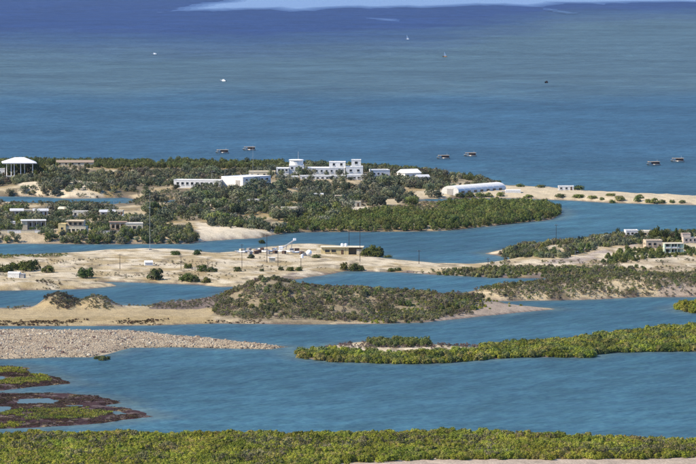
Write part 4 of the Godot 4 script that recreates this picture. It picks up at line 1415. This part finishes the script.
	thicket("hill_thicket", "dark green bushes over the causeway hill", "mangrove", [[218, 308], [232, 287], [270, 282], [310, 286], [345, 291], [420, 294], [470, 294], [490, 304], [470, 311], [420, 318], [350, 318], [300, 315], [240, 314]], 3.2, 1.2, 2.4, 0.65, P_GREEN + P_SCRUB, -0.02, 5.0, 40, "hill_bush", "dark green bush among grey scrub on the causeway hill", "bush", "bushes of the causeway hill", 2.0)
	thicket("bank_plants", "bright green low plants at the foot of the causeway hill", "mangrove", [[355, 319], [380, 314], [470, 305], [530, 306], [470, 312], [420, 319], [370, 322]], 1.8, 0.5, 1.1, 0.8, P_MANGROVE, -0.12, 3.0, 0, "", "", "", "", 0.8)
	thicket("bank_plants", "dark weeds along the waterline of the causeway", "grass", [[-40, 323], [215, 321.5], [300, 322.5], [300, 324.5], [215, 324], [-40, 326]], 1.3, 0.4, 0.9, 1.0, [Color(0.06, 0.03, 0.025), Color(0.05, 0.04, 0.02)], 0.02, 4.0, 0, "", "", "", "", 0.3)
	thicket("mound_scrub", "dark scrub on the causeway's left mound", "scrub", [[42, 305], [50, 301], [72, 301], [80, 307], [60, 309]], 1.1, 0.6, 1.6, 0.8, [Color(0.10, 0.085, 0.06), Color(0.06, 0.05, 0.04), Color(0.08, 0.06, 0.05), Color(0.05, 0.06, 0.03)], -0.5, 2.0, 0, "", "", "", "", 2.0)
	thicket("mound_scrub", "tan dry scrub on the causeway's right mound", "scrub", [[82, 306], [88, 301], [106, 301], [114, 308], [90, 309]], 1.3, 0.5, 1.2, 0.9, P_SCRUB + [Color(0.24, 0.19, 0.12)], -0.3, 4.0, 0, "", "", "", "", 2.0)
	thicket("mound_scrub", "thin dry scrub round the causeway's mounds", "scrub", [[30, 306], [115, 300], [215, 299], [222, 309], [0, 310]], 1.6, 0.4, 1.1, 0.8, P_SCRUB + P_TWIG, -0.15, 4.0, 0, "", "", "", "", 1.0)
	# right bank
	thicket("bank_scrub", "olive and grey scrub along the top of the sandy bank", "scrub", [[476, 289], [520, 284], [600, 278], [690, 274], [760, 273], [760, 288], [690, 288], [640, 290], [560, 293], [500, 294]], 1.9, 0.9, 2.2, 0.7, P_SCRUB + P_GREEN, -0.3, 2.0, 30, "bank_bush", "dark bush along the top of the sandy bank", "bush", "bushes of the sandy bank", 2.8)
	thicket("bank_scrub", "grey twiggy bushes down the face of the sandy bank", "scrub", [[490, 296], [560, 293], [660, 291], [760, 290], [760, 296], [640, 295.5], [560, 298], [500, 298]], 2.4, 0.7, 1.5, 0.75, P_TWIG + P_SCRUB, 0.05, 2.4, 0, "", "", "", "", 1.5)
	# sand flat and right village
	thicket("shore_strip", "green low mangroves along the channel below the right-hand village", "mangrove", [[440, 272], [470, 270], [540, 268], [600, 270], [660, 268], [640, 274], [600, 277], [560, 278], [500, 277], [440, 275]], 2.0, 1.0, 2.2, 0.65, P_GREEN + P_SCRUB, -0.4, 1.6)
	thicket("shore_strip", "low salt bushes along the front of the sand flat", "scrub", [[340, 270], [380, 270], [480, 270], [480, 275], [400, 272], [345, 272]], 2.4, 0.5, 1.3, 0.8, P_SCRUB + P_GREEN, -0.3, 2.6)
	thicket("shore_strip", "dark low bushes along the left channel's near shore", "grass", [[-40, 255.3], [66, 254], [66, 257], [-40, 259]], 2.0, 0.5, 1.2, 0.9, P_GREEN, -0.4, 1.6)
	thicket("flat_scrub", "scattered dry scrub on the sand flat", "scrub", [[0, 262], [230, 256], [330, 262], [330, 270], [230, 282], [130, 280], [0, 286]], 3.0, 0.3, 0.9, 0.9, P_SCRUB + P_TWIG, 0.18, 2.4)
	thicket("flat_scrub", "dark weeds on the left sand mound", "scrub", [[-20, 284], [40, 280], [62, 285], [60, 290], [-20, 290]], 2.0, 0.4, 1.1, 0.9, [Color(0.06, 0.04, 0.03), Color(0.09, 0.08, 0.04)], 0.0, 3.0)
	thicket("village_scrub", "olive scrub over the point of the right-hand village", "mangrove", [[484, 253], [520, 247], [560, 243], [640, 238], [760, 236], [760, 250], [690, 252], [640, 251], [605, 252], [560, 258], [520, 256]], 2.4, 1.2, 3.2, 0.62, P_GREEN + P_FOREST + P_SCRUB, -0.34, 2.0, 45, "village_bush", "dark bush on the hill of the right-hand village", "bush", "bushes of the right-hand village", 2.5)
	thicket("village_scrub", "green scrub between road and sandy bank of the right-hand village", "mangrove", [[600, 262], [630, 255], [700, 256], [760, 257], [760, 261], [690, 259], [640, 261], [610, 264]], 2.4, 1.2, 2.6, 0.62, P_GREEN + P_SHRUB, -0.45, 2.0, 0, "", "", "", "", 2.0)
	thicket("village_scrub", "scattered low scrub on the sandy bank of the right-hand village", "scrub", [[480, 262], [560, 262], [620, 264], [760, 262], [760, 270], [600, 270], [520, 270]], 2.4, 0.6, 1.5, 0.75, P_GREEN + P_SCRUB + P_TWIG, -0.12, 2.4, 0, "", "", "", "", 1.2)
	print("near plants ", Time.get_ticks_msec())
	# peninsula
	thicket("mangrove_belt", "tall green mangrove belt along the peninsula's front shore", "tree", [[268, 237], [285, 228], [330, 222], [440, 219], [440, 209], [500, 206], [560, 208.5], [564, 214], [553, 220], [520, 223], [480, 228], [440, 231.5], [380, 232], [310, 232], [280, 235]], 2.7, 2.6, 4.4, 0.55, P_GREEN + [Color(0.10, 0.12, 0.03)], -0.6, 1.0, 50, "mangrove_tree", "taller green mangrove tree in the belt along the peninsula's front shore", "tree", "taller trees of the mangrove belt", 0.6)
	thicket("mangrove_belt", "low grey-green marsh scrub inside the mangrove belt", "scrub", [[300, 226], [330, 217], [440, 204], [540, 207], [540, 213], [440, 222], [330, 228]], 2.6, 0.8, 1.8, 0.8, P_SCRUB + P_GREEN + P_TWIG, -0.25, 2.0, 0, "", "", "", "", 1.5)
	thicket("bluff_thicket", "dark bushes down the bluff over the left channel", "tree", [[-60, 236], [60, 235], [190, 236], [202, 241], [180, 243.5], [-60, 243.5]], 2.6, 2.4, 4.6, 0.6, P_FOREST + P_GREEN, -0.3, 1.8, 30, "bluff_tree", "dark round tree at the foot of the bluff over the left channel", "tree", "trees along the left channel", 1.0)
	thicket("village_wood", "dark mixed trees round the village and the middle of the peninsula", "tree", [[-60, 211], [60, 210], [130, 210], [170, 208], [200, 197], [300, 200], [420, 203], [420, 210], [350, 220], [290, 228], [230, 228], [195, 226], [190, 232], [-60, 232]], 4.0, 2.0, 6.0, 0.72, P_FOREST + P_GREEN + P_FOREST, 0.05, 3.0, 60, "village_tree", "tall dark tree among the village cottages of the peninsula", "tree", "trees of the peninsula village", 2.8, [[[352, 206], [428, 206], [434, 220], [346, 222]]])
	thicket("headland_wood", "dark wood below the white hotel and the warehouse", "tree", [[140, 196], [200, 190], [300, 183], [370, 181], [430, 184], [440, 192], [415, 200], [300, 202], [180, 200]], 4.2, 2.4, 6.6, 0.74, P_FOREST, 0.0, 3.4, 45, "headland_tree", "dark tree in the wood below the white hotel", "tree", "trees below the hotel", 4.0)
	thicket("back_wood", "mixed trees over the back of the peninsula", "tree", [[-60, 176], [120, 172], [280, 170], [365, 172], [440, 176], [490, 182], [500, 188], [440, 192], [370, 182], [290, 182], [170, 190], [-60, 194]], 4.2, 2.0, 5.4, 0.72, P_FOREST + P_FOREST + P_SCRUB, 0.0, 3.0, 45, "back_tree", "dark tree in the wood along the back of the peninsula", "tree", "trees along the back of the peninsula", 3.5)
	thicket("back_mangroves", "pale green mangroves along the peninsula's seaward shore", "tree", [[-60, 163], [100, 163.5], [300, 166], [400, 170], [470, 180], [500, 187], [460, 182], [390, 174], [280, 171], [100, 170], [-60, 170]], 3.6, 2.6, 4.2, 0.6, [Color(0.12, 0.135, 0.05), Color(0.09, 0.11, 0.04), Color(0.07, 0.08, 0.04)], -0.4, 1.4, 0, "", "", "", "", 1.5)
	thicket("creek_scrub", "olive scrub on the dunes along the inner creek", "scrub", [[-60, 192], [100, 190], [190, 192], [190, 206], [-60, 206]], 2.8, 0.8, 2.2, 0.75, P_SCRUB + P_FOREST, 0.05, 2.0, 0, "", "", "", "", 2.5)
	build_rubble()

func build_rubble() -> void:
	var meshes := []
	for v in 4:
		meshes.append(rock_mesh(50 + v))
	var m := StandardMaterial3D.new()
	m.vertex_color_use_as_albedo = true
	m.roughness = 0.95
	m.metallic_specular = 0.2
	var pg := poly([[-40, 331], [130, 330.5], [180, 336], [250, 343.5], [288, 347], [270, 349.5], [180, 348], [130, 348], [90, 357.5], [-40, 360]], 0.0)
	var r := Rect2(pg[0], Vector2.ZERO)
	for p in pg:
		r = r.expand(p)
	var spots := []
	for k in 42000:
		var p := Vector2(rng.randf_range(r.position.x, r.end.x), rng.randf_range(r.position.y, r.end.y))
		if not Geometry2D.is_point_in_polygon(p, pg):
			continue
		var g := ground(p.x, p.y)
		if g < -0.35:
			continue
		var s := 0.09 + 0.22 * pow(rng.randf(), 2.0) + (0.3 if rng.randf() < 0.02 else 0.0)
		var c := pick([Color(0.38, 0.32, 0.24), Color(0.26, 0.215, 0.16), Color(0.46, 0.40, 0.30), Color(0.13, 0.11, 0.09)])
		var dark := nf.get_noise_2d(p.x * 2.0, p.y)
		if (dark > 0.28 and rng.randf() < 0.75) or rng.randf() < 0.1:
			c = pick([Color(0.10, 0.06, 0.05), Color(0.14, 0.10, 0.08)])
		var heap := nz.get_noise_2d(p.x * 9.0, p.y * 6.0)
		s *= 1.0 + 0.9 * maxf(0.0, heap)
		c = c.lerp(Color(0.30, 0.235, 0.165), clampf(0.35 - heap, 0.0, 0.7))
		if g < 0.3:
			c = c.lerp(Color(0.09, 0.075, 0.06), 0.7)
		spots.append([s * rng.randf_range(0.6, 1.0), Vector3(p.x, g + s * 0.2, p.y), s, c])
	var o := Node3D.new()
	o.name = "rubble"
	add_child(o, true)
	o.set_meta("kind", "stuff")
	o.set_meta("label", "pale broken stones heaped over the rubble bar")
	o.set_meta("category", "rubble")
	for v in 4:
		var mine := []
		for k in range(v, spots.size(), 4):
			mine.append(spots[k])
		copies("stones", o, meshes[v], m, mine)
